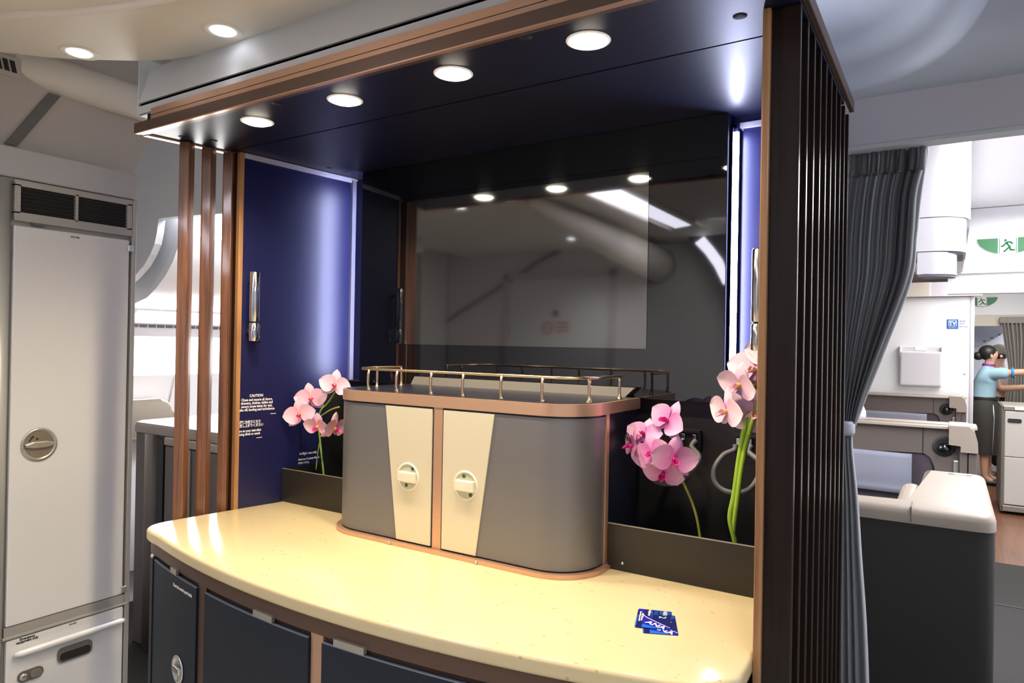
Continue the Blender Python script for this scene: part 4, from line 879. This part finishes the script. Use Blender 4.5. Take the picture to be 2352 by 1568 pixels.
exit_sign(2.272, 4.56, 2.386, .185, .115, 'green running man exit sign on the nearer white header')
exit_sign(2.262, 8.94, 2.250, .16, .11, 'smaller green running man exit sign on the far header')
t = thing('far_header', 'cream header beam above the far taupe curtain', 'panel', (2.6,9.0,1.9))
obj('upper', box(B(), 2.0,3.7,8.96,9.1,2.03,2.616), 'cabin_white', t); obj('lower', box(B(), 2.0,3.7,8.94,9.1,1.885,2.03,.01), 'beige_header', t)
t = thing('far_bins', 'bluish white overhead bins in the far cabin', 'bin', (2.5,11,1.6))
obj('bin_row', prism(B(), [(2.0,1.55),(2.25,1.62),(2.75,1.98),(2.75,2.6),(2.0,2.6)], 9.6, 12.9, 'y'), 'far_blue', t)
for k in range(5): obj('bin_latch', box(B(), 2.30+.08*k,2.33+.08*k,9.595,9.60,1.70+.045*k,1.715+.045*k), 'seat_taupe', t)
t = thing('far_curtain', 'taupe pleated curtain tied back behind the crew member', 'curtain', (2.6,8.9,0))
bm = B(); loft(bm, curtain_rows(interp([(1.99,2.455,2.85,1),(1.7,2.49,2.85,1),(1.40,2.535,2.80,.7),(1.25,2.54,2.80,.6),(.85,2.50,2.84,.9),(.05,2.48,2.86,1)]), 8.88, .030, 10)); o = obj('drape', bm, 'curtain_taupe', t); thick(o, .004)
obj('heading_tape', box(B(), 2.44,2.87,8.85,8.90,1.92,2.0,.01), 'curtain_taupe', t)
struct('wall_galley_right', box(B(), 2.98,3.7,5.8,8.8,0,2.6), 'cabin_white')
# trolley
t = thing('service_trolley', 'pale grey service trolley with metal frame in the aisle', 'trolley', (2.6,6.7,0))
obj('body', box(B(), 2.375,2.80,6.62,7.30,.09,1.0,.006), 'cart_grey', t)
obj('left_frame', box(B(), 2.357,2.378,6.60,7.30,.03,1.045,.004), 'closet_dark', t)
obj('top', box(B(), 2.36,2.81,6.60,7.32,1.0,1.045,.008), 'cart_frame', t)
obj('bumper', box(B(), 2.36,2.81,6.60,7.32,.03,.09,.008), 'cart_frame', t)
d = obj('door', box(B(), 2.385,2.79,6.60,6.625,.56,.995,.005), 'cart_grey', t); obj('door', box(B(), 2.385,2.79,6.60,6.625,.10,.552,.005), 'cart_grey', t)
bm = B(); prism(bm, rrect(2.405,2.515,.885,.925,.015,4), 6.594, 6.601, 'y'); obj('pull_slot', bm, 'dark_rubber', d)
obj('label_plate', box(B(), 2.46,2.62,6.592,6.601,1.01,1.035), 'white_print', t)
for x in (2.42,2.74):
    for y in (6.7,7.2): bm = B(); lathe(bm, [(.03,-.012),(.03,.012)], (x,y,.03), (1,0,0), 14); obj('castor', bm, 'dark_rubber', t)
# ================================================================== PEOPLE
def skin_mesh(name, V_, E_, R_, m, parent, sub=2):
    me = bpy.data.meshes.new(name); L0 = rootloc(parent)
    me.from_pydata([tuple(Vector(v)-L0) for v in V_], E_, []); me.update()
    o = bpy.data.objects.new(name, me); COL.objects.link(o)
    md = o.modifiers.new('skin', 'SKIN'); md.use_smooth_shade = True
    for sv, r in zip(me.skin_vertices[0].data, R_): sv.radius = r if isinstance(r, tuple) else (r, r)
    me.skin_vertices[0].data[0].use_root = True
    s = o.modifiers.new('sub', 'SUBSURF'); s.levels = sub; s.render_levels = sub
    bpy.context.view_layer.update()
    nm = bpy.data.meshes.new_from_object(o.evaluated_get(bpy.context.evaluated_depsgraph_get()))
    bpy.data.objects.remove(o); nm.materials.clear(); nm.materials.append(MATS[m]); nm.name = name
    o = bpy.data.objects.new(name, nm); COL.objects.link(o); o.parent = parent
    return o
px_, py_ = 2.27, 8.35
t = thing('person', 'crew member in pale blue blouse and dark skirt reaching across the aisle', 'person', (px_, py_, 0))
bv = [(0,0,.90),(.0,0,1.05),(.01,0,1.22),(.03,0,1.34),(.05,0,1.40),(.06,0,1.46),(.075,-.005,1.53),(.07,0,1.60),
      (.08,-.10,1.31),(.22,-.15,1.325),(.36,-.17,1.34),(.46,-.18,1.35),
      (.08,.10,1.31),(.16,.12,1.13),(.34,.08,1.15),(.44,.06,1.17),
      (.0,-.09,.86),(.01,-.085,.47),(.02,-.08,.09),(.0,.09,.86),(.04,.09,.47),(.06,.09,.09),(.11,-.085,.035),(.15,.09,.035)]
ed = [(0,1),(1,2),(2,3),(3,4),(4,5),(5,6),(6,7),(3,8),(8,9),(9,10),(10,11),(3,12),(12,13),(13,14),(14,15),(0,16),(16,17),(17,18),(0,19),(19,20),(20,21),(18,22),(21,23)]
rr = [.13,.11,.115,.09,.05,.052,(.088,.08),(.06,.06),.055,.047,.040,.033,.055,.043,.037,.031,.085,.058,.036,.085,.058,.036,.030,.030]
body = skin_mesh('body', [(px_+a, py_+b, c) for a, b, c in bv], ed, rr, 'skin', t)
# hands with fingers
def hand(parent, w_, d, upv):
    d = Vector(d).normalized(); u = Vector(upv).normalized(); s = d.cross(u)
    VV = [Vector(w_)]; EE = []; RR = [.020]
    VV.append(VV[0]+d*.05); EE.append((0,1)); RR.append(.026)
    for k, ln in enumerate((.055,.065,.06,.045)):
        b0 = VV[1] + s*(.021-.014*k) + d*.02; i = len(VV); VV += [b0, b0+d*ln*.6-u*.006, b0+d*ln-u*.018]; RR += [.009,.008,.007]; EE += [(1,i),(i,i+1),(i+1,i+2)]
    i = len(VV); VV += [VV[0]+d*.02+s*.028, VV[0]+d*.06+s*.045]; RR += [.010,.008]; EE += [(0,i),(i,i+1)]
    skin_mesh('hand', VV, EE, RR, 'skin', parent, 1)
hand(body, (px_+.46,py_-.18,1.35), (1,-.05,.05), (0,0,1)); hand(body, (px_+.44,py_+.06,1.17), (1,-.1,.1), (0,0,1))
bw = [(0,0,.90),(.0,0,1.03),(.01,0,1.20),(.03,0,1.335),(.05,0,1.395),(.08,-.11,1.31),(.17,-.14,1.32),(.25,-.155,1.328),(.08,.11,1.30),(.13,.125,1.21)]
o = skin_mesh('blouse', [(px_+a, py_+b, c) for a, b, c in bw], [(0,1),(1,2),(2,3),(3,4),(3,5),(5,6),(6,7),(3,8),(8,9)], [(.145,.135),(.125,.12),(.135,.135),(.112,.115),.062,.075,.072,.068,.075,.068], 'blouse_blue', t)
bm = B(); tube(bm, [(px_+.262,py_-.155,1.328),(px_+.285,py_-.158,1.330)], .062, 14); obj('cuff', bm, 'cuff_blue', t)
bm = B(); rows = []
for z, rx, ry in ((1.03,.128,.135),(.985,.140,.16),(.92,.150,.185),(.82,.160,.200),(.62,.152,.190),(.44,.140,.175),(.36,.135,.168)):
    rows.append([(px_+.005+rx*math.cos(2*PI*k/24), py_+ry*math.sin(2*PI*k/24), z) for k in range(24)])
loft(bm, rows, True); obj('skirt', bm, 'skirt_dark', t)
bm = B(); lathe(bm, [(.150,0),(.152,.01),(.152,.04),(.150,.05)], (px_+.005,py_,.985), (0,0,1), 24, False); obj('belt', bm, 'hair_black', t)
bm = B(); tube(bm, [(px_+.09,py_-.15,.95),(px_+.10,py_-.165,.80),(px_+.095,py_-.16,.60),(px_+.085,py_-.145,.38)], .006, 6); obj('skirt_piping', bm, 'bright_silver', t)
bm = B(); sphere(bm, (px_+.035,py_,1.555), .095,.098,.092); sphere(bm, (px_-.055,py_,1.515), .055,.055,.05); obj('hair', bm, 'hair_black', t)
bm = B(); sphere(bm, (px_+.070,py_-.092,1.515), .014,.012,.024, 10, 8); obj('ear', bm, 'skin', t)
bm = B(); lathe(bm, [(.058,0),(.066,.015),(.060,.04)], (px_+.045,py_,1.385), (.1,0,1), 16); obj('scarf', bm, 'scarf_purple', t)
bm = B(); sphere(bm, (px_+.168,py_-.005,1.515), .016,.012,.018, 8, 6); obj('nose', bm, 'skin', t)
for s in (-1, 1):
    bm = B(); sphere(bm, (px_+.152,py_-.005+s*.034,1.540), .006,.008,.005, 8, 6); obj('eye', bm, 'hair_black', t)
bm = B(); sphere(bm, (px_+.150,py_-.005,1.475), .012,.024,.007, 8, 6); obj('mouth', bm, 'lip_magenta', t)
for s, q in ((-1,(.02,-.08)),(1,(.06,.09))):
    bm = B(); sphere(bm, (px_+q[0]+.06,py_+q[1],.035), .12,.045,.035, 12, 8); obj('shoe', bm, 'hair_black', t)
# second person behind
px_, py_ = 2.47, 9.35
t = thing('person', 'person in khaki cap, black trousers and white sneakers behind the crew member', 'person', (px_, py_, 0))
bv = [(0,0,.92),(0,0,1.1),(-.02,0,1.28),(-.03,0,1.36),(-.02,0,1.43),(.0,0,1.52),(0,0,1.60),(-.02,-.16,1.33),(.02,-.22,1.10),(.14,-.22,1.05),(.20,-.22,1.06),(-.02,.16,1.33),(.02,.2,1.10),(.16,.18,1.0),(.22,.17,1.0),(0,-.09,.88),(.0,-.09,.5),(-.02,-.09,.09),(0,.09,.88),(.03,.09,.5),(.05,.09,.09)]
ed = [(0,1),(1,2),(2,3),(3,4),(4,5),(5,6),(3,7),(7,8),(8,9),(9,10),(3,11),(11,12),(12,13),(13,14),(0,15),(15,16),(16,17),(0,18),(18,19),(19,20)]
rr = [.13,.13,.135,.10,.055,(.09,.085),.07,.06,.045,.036,.03,.06,.045,.036,.03,.09,.065,.045,.09,.065,.045]
body = skin_mesh('body', [(px_+a, py_+b, c) for a, b, c in bv], ed, rr, 'skin', t)
hand(body, (px_+.20,py_-.22,1.06), (1,0,0), (0,0,1)); hand(body, (px_+.22,py_+.17,1.0), (1,0,0), (0,0,1))
skin_mesh('shirt', [(px_+a, py_+b, c) for a, b, c in bv[:4]+[bv[7],bv[8],bv[11],bv[12]]], [(0,1),(1,2),(2,3),(3,4),(4,5),(3,6),(6,7)], [.15,.145,.15,.115,.075,.06,.075,.06], 'shirt_pattern', t)
skin_mesh('trousers', [(px_+a, py_+b, c) for a, b, c in [bv[0]]+bv[15:21]], [(0,1),(1,2),(2,3),(0,4),(4,5),(5,6)], [.145,.105,.082,.065,.105,.082,.065], 'trousers_black', t)
bm = B(); sphere(bm, (px_,py_,1.585), .105,.102,.085); box(bm, px_+.06,px_+.19,py_-.07,py_+.07,1.565,1.577,.003); obj('cap', bm, 'cap_khaki', t)
bm = B(); sphere(bm, (px_-.01,py_,1.525), .096,.094,.075); obj('hair', bm, 'hair_black', t)
for s, q in ((-1,(-.02,-.09)),(1,(.05,.09))):
    bm = B(); sphere(bm, (px_+q[0]+.05,py_+q[1],.045), .13,.05,.045, 12, 8); obj('shoe', bm, 'shoe_white', t)
